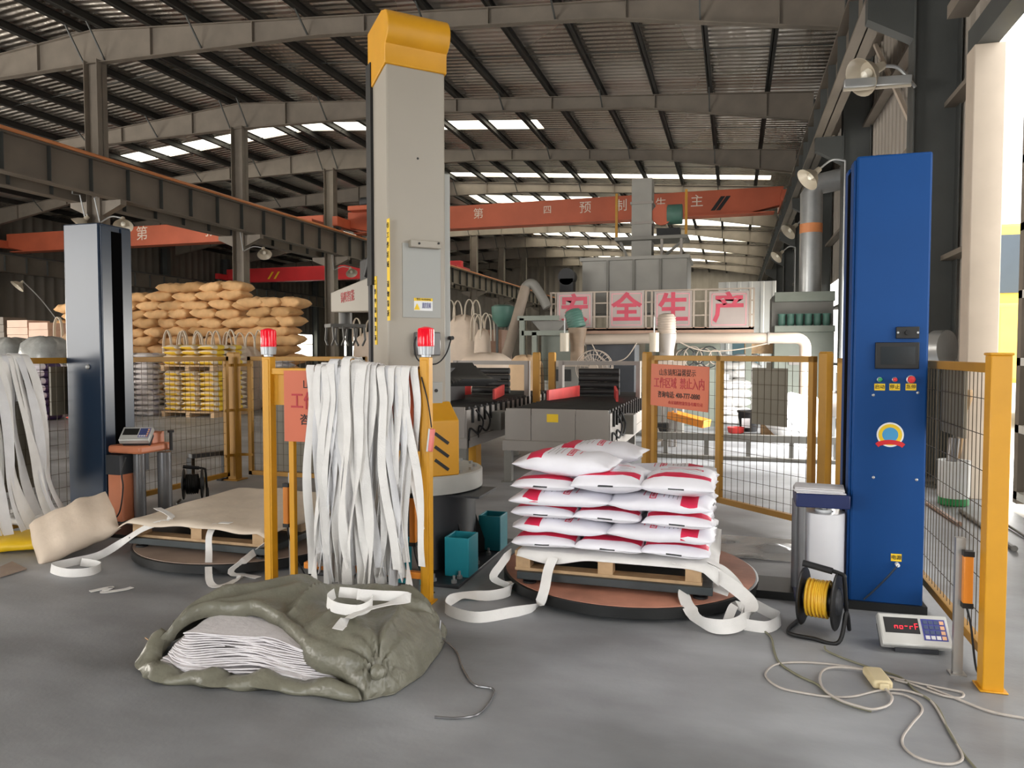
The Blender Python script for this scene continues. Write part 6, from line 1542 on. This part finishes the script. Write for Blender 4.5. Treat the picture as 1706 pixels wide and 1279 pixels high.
# tanks between gate and mast
q = at_z(1404, 760, 0); tk = thing('pressure_tank', 'small dusty compressor tank behind the corner post', 'tank', (q.x, q.y, 0))
b = MB(); b.cyl((q.x - 0.25, q.y, 0.75), (q.x + 0.35, q.y, 0.75), 0.2, n=20); b.build('tank', 'machine_grey', tk)
for dx in (-0.15, 0.25): b = MB(); b.box(q.x + dx - 0.03, q.x + dx + 0.03, q.y - 0.1, q.y + 0.1, 0, 0.58); b.build('foot', 'galv', tk)
b = MB(); b.box(q.x - 0.1, q.x + 0.2, q.y - 0.12, q.y + 0.12, 0.94, 1.22); b.cyl((q.x + 0.05, q.y - 0.2, 1.1), (q.x + 0.05, q.y + 0.2, 1.1), 0.1, n=14); b.build('pump', 'galv', tk)

# ---------------------------------------------------------------- behind the near fence
q = at_z(1588, 840, 0); br = thing('white_drum', 'white drum with a green foot standing behind the near fence', 'drum', (q.x, q.y, 0))
b = MB(); b.lathe([(0.125, 0), (0.135, 0.01), (0.135, 0.07), (0.13, 0.075)], 26, q); b.build('foot', 'green_button', br)
b = MB(); b.lathe([(0.13, 0.07), (0.14, 0.1), (0.142, 0.42), (0.15, 0.44), (0.13, 0.44), (0.12, 0.35), (0, 0.35)], 26, q); b.build('shell', 'sticker_white', br)
b = MB(); b.cyl(q + Vector((-0.03, 0, 0.36)), q + Vector((0.0, 0.02, 0.66)), 0.05, n=12); b.build('scoop', 'film_dark', br)
p = at_y(1566, 580, 9.3); gf_ = thing('wall_fan', 'grey round fan head near the side wall behind the near fence', 'fan', (p.x, 9.3, 0))
b = MB(); b.cyl((p.x - 0.05, 9.3, p.z), (p.x + 0.05, 9.2, p.z), 0.2, n=28); b.build('guard_disc', 'galv', gf_)
b = MB(); b.cyl((p.x, 9.3, 0), (p.x, 9.3, p.z), 0.02, n=10); b.cyl((p.x, 9.3, 0), (p.x, 9.3, 0.03), 0.15, n=16); b.build('stand', 'steel_dark', gf_)
q = at_z(1628, 822, 0); bm2 = thing('floor_brush', 'brown long handled brush leaning on the gate jamb', 'brush', (q.x, q.y, 0))
b = MB(); b.cyl((2.24, q.y - 0.2, 0.02), (2.255, 8.45, 0.95), 0.012, n=8); b.build('handle', 'wood', bm2)
b = MB(); b.lathe([(0.02, 0), (0.06, 0.12), (0.05, 0.2)], 10, (2.255, 8.46, 0.93)); b.build('bristles', 'wood', bm2)
for k, (pts, lab) in enumerate(((((1545, 838), (1597, 872)), 'rusty pipe lying on the floor by the white drum'), (((1600, 850), (1688, 912)), 'long pipe lying on the floor behind the stout post'), (((1640, 850), (1706, 892)), 'thin rod lying on the floor by the sliding gate'))):
    a, c = at_z(*pts[0], 0.02), at_z(*pts[1], 0.02); b = MB(); b.cyl(a, c, 0.02 if k < 2 else 0.012, n=10); b.cyl(c, c + (c - a).normalized() * 0.03, 0.024 if k < 2 else 0.014, n=10)
    b.build('steel_pipe', 'machine_grey_dark' if k else 'pink_beam', loc=tuple(a), tags=(lab, 'pipe'))
# yellow loader outside the gate
yl = thing('yellow_loader', 'yellow machine parked outside the sliding gate', 'vehicle', (6.5, 17, 0))
b = MB(); b.box(5.0, 7.6, 17.0, 22.0, 0.9, 2.5); b.build('body', 'yellow_far', yl, bevel=0.1)
b = MB(); b.box(5.2, 7.2, 18.5, 20.5, 2.5, 4.3); cab = b.build('cab', 'yellow_far', yl, bevel=0.08)
b = MB(); b.box(5.3, 7.1, 18.46, 18.5, 2.8, 4.05); b.build('windscreen', 'glass_dark', cab)
for x in (5.1, 7.5):
    for y in (17.8, 21.2): b = MB(); b.cyl((x - 0.2, y, 0.7), (x + 0.2, y, 0.7), 0.7, n=24); b.build('wheel', 'black_rubber', yl)

# ---------------------------------------------------------------- stored goods in the far bay
ST = [sack_mesh('tan_sack', 0.84, 0.58, 0.305, 'sack_tan', 100 + k, wob=0.026) for k in range(5)] + [sack_mesh('tan_sack', 0.84, 0.58, 0.305, 'sack_tan_dull', 120 + k, wob=0.026) for k in range(2)]
rs4 = random.Random(17); gt = 'tan sacks in the big pile'
def tan_pile(x0, x1, y, rows_of, zrow, z0, label, step=0.82):
    r = 0
    while True:
        n_ = 0; z = z0 + zrow * (r + 0.5); any_ = False; x = x0 + (0.39 if r % 2 else 0)
        while x < x1:
            if r < rows_of(x):
                any_ = True; n_ += 1
                put(rs4.choice(ST), 'tan_sack', (x + rs4.uniform(-.05, .05), y + rs4.uniform(-.1, .06) + 0.02 * r, z + rs4.uniform(-.015, .015)), R(rs4.choice([0, 180]) + rs4.uniform(-14, 14)), label % (ORD[n_ - 1], ORD[r]), 'sack', gt, (R(rs4.uniform(-6, 6)), R(rs4.uniform(-6, 6))))
            x += step if rs4.random() < 0.8 else step * 0.88
        r += 1
        if not any_: break
def prof(x):
    u = x + 19.4
    return 12 + (1 if 3.0 < u < 6.3 else 0) - (1 if u < 0.7 else 0)
tan_pile(-19.9, -13.2, 18.0, prof, 0.262, 0.14, 'tan sack in the big pile, %s from its left end, %s layer up')
tan_pile(-12.85, -11.6, 17.6, lambda x: 11, 0.262, 0.14, 'tan sack in the neat stack behind the alarm lamp, %s across, %s layer up', 0.62)
def floor_pallet(x, y, w, d, label, z=0.0, m='wood'):
    t = thing('wooden_pallet', label, 'pallet', (x, y, z))
    for k in range(3):
        xx = x + (k - 1) * (w / 2 - 0.06); b = MB(); b.box(xx - 0.05, xx + 0.05, y - d / 2, y + d / 2, z, z + 0.1); b.build('runner', m, t)
    for k in range(6):
        yy = y - d / 2 + 0.06 + k * (d - 0.12) / 5; b = MB(); b.box(x - w / 2, x + w / 2, yy - 0.06, yy + 0.06, z + 0.1, z + 0.13); b.build('top_board', m, t)
floor_pallet(-16.5, 18.0, 7.0, 1.0, 'long dark pallet row under the big pile of tan sacks', 0, 'steel_dark')
floor_pallet(-12.25, 17.6, 1.5, 1.0, 'dark pallet under the neat stack of tan sacks', 0, 'steel_dark')
# yellow and white bags, two tiers
SYW = [sack_mesh('yellow_white_bag', 0.62, 0.44, 0.125, 'sack_yellow', 140 + k, wob=0.010) for k in range(4)]
def bag_tier(meshes, name, x0, y0, nx, ny, dx, dy, z0, rows, zrow, label, cat, group, rz=90):
    for r in range(rows):
        for j in range(ny):
            for i in range(nx):
                if 0 < j < ny - 1 and 0 < i < nx - 1 and r < rows - 1: continue
                put(rs4.choice(meshes), name, (x0 + dx * (i + 0.5) + rs4.uniform(-.02, .02), y0 + dy * (j + 0.5) + rs4.uniform(-.02, .02), z0 + zrow * (r + 0.5)), R(rz + rs4.choice([0, 180]) + rs4.uniform(-4, 4)), '%s, %s across in the %s layer%s' % (label, ORD[i], ORD[r], '' if ny == 1 else (' of the front row' if j == 0 else ' of the back row')), cat, group)
gy = 'yellow and white bags on the pallets'
floor_pallet(-12.25, 15.0, 1.5, 1.25, 'pallet under the lower tier of yellow and white bags')
bag_tier(SYW, 'yellow_white_bag', -13.0, 14.4, 3, 2, 0.5, 0.62, 0.13, 8, 0.118, 'yellow and white bag, lower pallet', 'bag', gy)
floor_pallet(-12.25, 15.0, 1.5, 1.25, 'pallet between the two tiers of yellow and white bags', 1.085)
bag_tier(SYW, 'yellow_white_bag', -13.0, 14.4, 3, 2, 0.5, 0.62, 1.22, 4, 0.118, 'yellow and white bag, upper pallet', 'bag', gy)
SGW = [sack_mesh('grey_white_bag', 0.62, 0.44, 0.135, 'sack_greywhite', 150 + k, wob=0.012) for k in range(3)]
bag_tier(SGW, 'grey_white_bag', -14.7, 14.2, 3, 1, 0.5, 0.62, 0.0, 12, 0.125, 'grey white bag beside the dark mast', 'bag', 'grey white bags beside the dark mast')
bag_tier(SGW, 'grey_white_bag', -11.2, 15.9, 1, 1, 0.5, 0.62, 0.0, 11, 0.125, 'grey white bag behind the far fence post', 'bag', 'grey white bags behind the far fence post')
for k, u in enumerate((286, 338, 392)):
    a = at_y(u, 577, 16.2); bulk_bag(a.x, 16.6, 0, 0.72, a.z, 'bulk_white', 'bulk bag with loops behind the yellow bags, %s from the dark mast' % ('first', 'second', 'third', 'fourth')[k], 'bulk bags behind the yellow and white bags', 0.1 * k, 20 + k)
# right end: more tan sacks on the floor behind the alarm lamp
tan_pile(-11.0, -9.6, 20.5, lambda x: 6 if x < -10.2 else 4, 0.262, 0.0, 'tan sack in the low pile behind the entry frame, %s across, %s layer up', 0.7)
# far left: mixed pallets behind the far side fence
SPU = [sack_mesh('purple_white_bag', 0.7, 0.46, 0.17, 'sack_purple', 160 + k, wob=0.012) for k in range(3)]
SRE = [sack_mesh('red_bag', 0.6, 0.44, 0.15, 'sack_red', 170 + k, wob=0.012) for k in range(3)]
bag_tier(SPU, 'purple_white_bag', -15.6, 12.6, 2, 1, 0.52, 0.6, 0.0, 8, 0.16, 'purple and white bag behind the far side fence', 'bag', 'purple and white bags behind the far side fence')
bag_tier(SRE, 'red_bag', -14.2, 12.8, 2, 1, 0.48, 0.6, 0.0, 6, 0.14, 'faded red bag beside the dark mast', 'bag', 'faded red bags behind the far side fence')
mat('film_wrap', (150, 152, 150), 0.25, 0, 0.18, 5, bump=0.5, bscale=8)
for k, (u0, u1, y, vt) in enumerate(((-40, 12, 13.6, 562), (20, 72, 13.6, 560))):
    bag_at(u0, u1, vt, y, 'film_wrap', 'grey film wrapped pallet load behind the fence, %s' % ('at the picture edge', 'nearer the dark mast')[k], 0, 40 + k, loops=False)
mat('pink_carton', (232, 196, 174), 0.6, 0, 0.06, 3)
for k, (u0, u1, vt, vb, y) in enumerate(((12, 46, 533, 563, 15.4), (48, 80, 537, 563, 15.4), (-22, 6, 528, 562, 15.4))):
    a, c = at_y(u0, vb, y), at_y(u1, vt, y); t = thing('carton_stack', 'stack of flat pinkish cartons on the shelf load, %s' % ('tallest', 'lower', 'edge')[k], 'cartons', ((a.x + c.x) / 2, y, 0))
    t['label'] = ('tall stack of pinkish cartons behind the film wrapped loads', 'lower stack of pinkish cartons next to the bulk bag', 'stack of slatted grey crates at the picture edge')[k]
    n = 12
    for j in range(n): b = MB(); z = c.z * j / n; b.box(a.x + 0.01 * (j % 2), c.x - 0.01 * (j % 3), y, y + 0.7, z + 0.008, z + c.z / n); b.build('carton', 'pink_carton' if k < 2 else 'steel_grey', t)
bag_at(86, 124, 553, 14.6, 'bulk_tan', 'colourful tan bulk bag beside the dark mast', 0, 51)
# slack black bench frame and second reel by the far fence
bf = thing('bench_frame', 'small dark steel trestle in front of the far fence', 'trestle', at_z(345, 800, 0))
a, c = at_z(318, 806, 0), at_z(376, 798, 0)
for p in (a, c): b = MB(); b.box(p.x - 0.035, p.x + 0.035, p.y - 0.03, p.y + 0.03, 0, 0.30); b.box(p.x - 0.035, p.x + 0.035, p.y - 0.12, p.y + 0.12, 0, 0.02); b.build('leg', 'black', bf)
b = MB(); b.bar((a.x, a.y, 0.32), (c.x, c.y, 0.32), 0.08, 0.05); b.build('top_bar', 'pedestal_dark', bf)
q = at_z(322, 836, 0); r2 = dup(rl, (q.x, q.y, 0), R(35), 'small black cable reel standing behind the empty pallet')
for ch in list(r2.children):
    if ch.name.startswith('wound_cable'):
        ch.data = ch.data.copy(); ch.data.materials[0] = MATS['black']

p, e = at_y(32, 474, 24.0), at_y(96, 534, 24.0)
dish_lamp(p, (-0.3, -0.6, -0.7), (e.x, 24.0, e.z), 'small dish lamp on a long slanted arm near the far side wall', 0.3, None, [(e.x, 24.0, e.z), (e.x, 24.0, 0.0)])
for k, pts in enumerate((((985, 571), (1005, 600), (1040, 598), (1062, 569)), ((1130, 569), (1170, 584), (1230, 582), (1290, 569)))):
    b = MB(); b.tube(smooth([at_y(u, v, 14.95) for u, v in pts]), 0.012, 6)
    b.build('slack_cable', 'rail_pale', loc=tuple(at_y(*pts[0], 14.95)), tags=('thin pale cable sagging below the dust pipe, %s' % ('above the cage fan', 'above the bright bay')[k], 'cable'))

q = at_z(1226, 722, 0); tb2 = thing('pink_basin', 'small pink basin on the floor of the bright bay', 'basin', (q.x, q.y, 0))
b = MB(); b.lathe([(0.10, 0), (0.15, 0.12), (0.16, 0.12), (0.14, 0.02), (0, 0.02)], 22, q); b.build('bowl', 'red_guard', tb2)
q = at_z(1222, 706, 0); wr = thing('film_roll', 'tall white film roll standing in the bright bay by the bucket', 'film roll', (q.x - 0.3, q.y + 0.4, 0))
b = MB(); b.lathe([(0.05, 0), (0.2, 0), (0.2, 1.05), (0.06, 1.05), (0.06, 1.0)], 24, (q.x - 0.3, q.y + 0.4, 0)); b.build('film', 'film', wr)
b = MB(); b.lathe([(0.04, 0.0), (0.058, 0.0), (0.058, 1.09), (0.04, 1.09)], 18, (q.x - 0.3, q.y + 0.4, 0)); b.build('cardboard_core', 'wood', wr)
for k, (u0, u1, vb, vt, y) in enumerate(((1240, 1288, 612, 590, 17.6), (1268, 1300, 690, 655, 14.2))):
    a, c = at_y(u0, vb, y), at_y(u1, vt, y); z0 = 1.48 if k == 0 else 0.0
    t = thing('cardboard_box', ('brown cardboard box lying on the second sack stack of the bright bay', 'brown cardboard box on the floor before the slumped sack')[k], 'box', ((a.x + c.x) / 2, y, z0)); h = 0.3 if k == 0 else 0.5
    b = MB(); b.box(a.x, c.x, y - 0.2, y + 0.3, z0 + 0.005, z0 + h); b.build('carton', 'wood', t, bevel=0.005)
    b = MB(); b.box(a.x, c.x, y + 0.03, y + 0.07, z0 + h, z0 + h + 0.002); b.build('tape', 'block_beige', t)
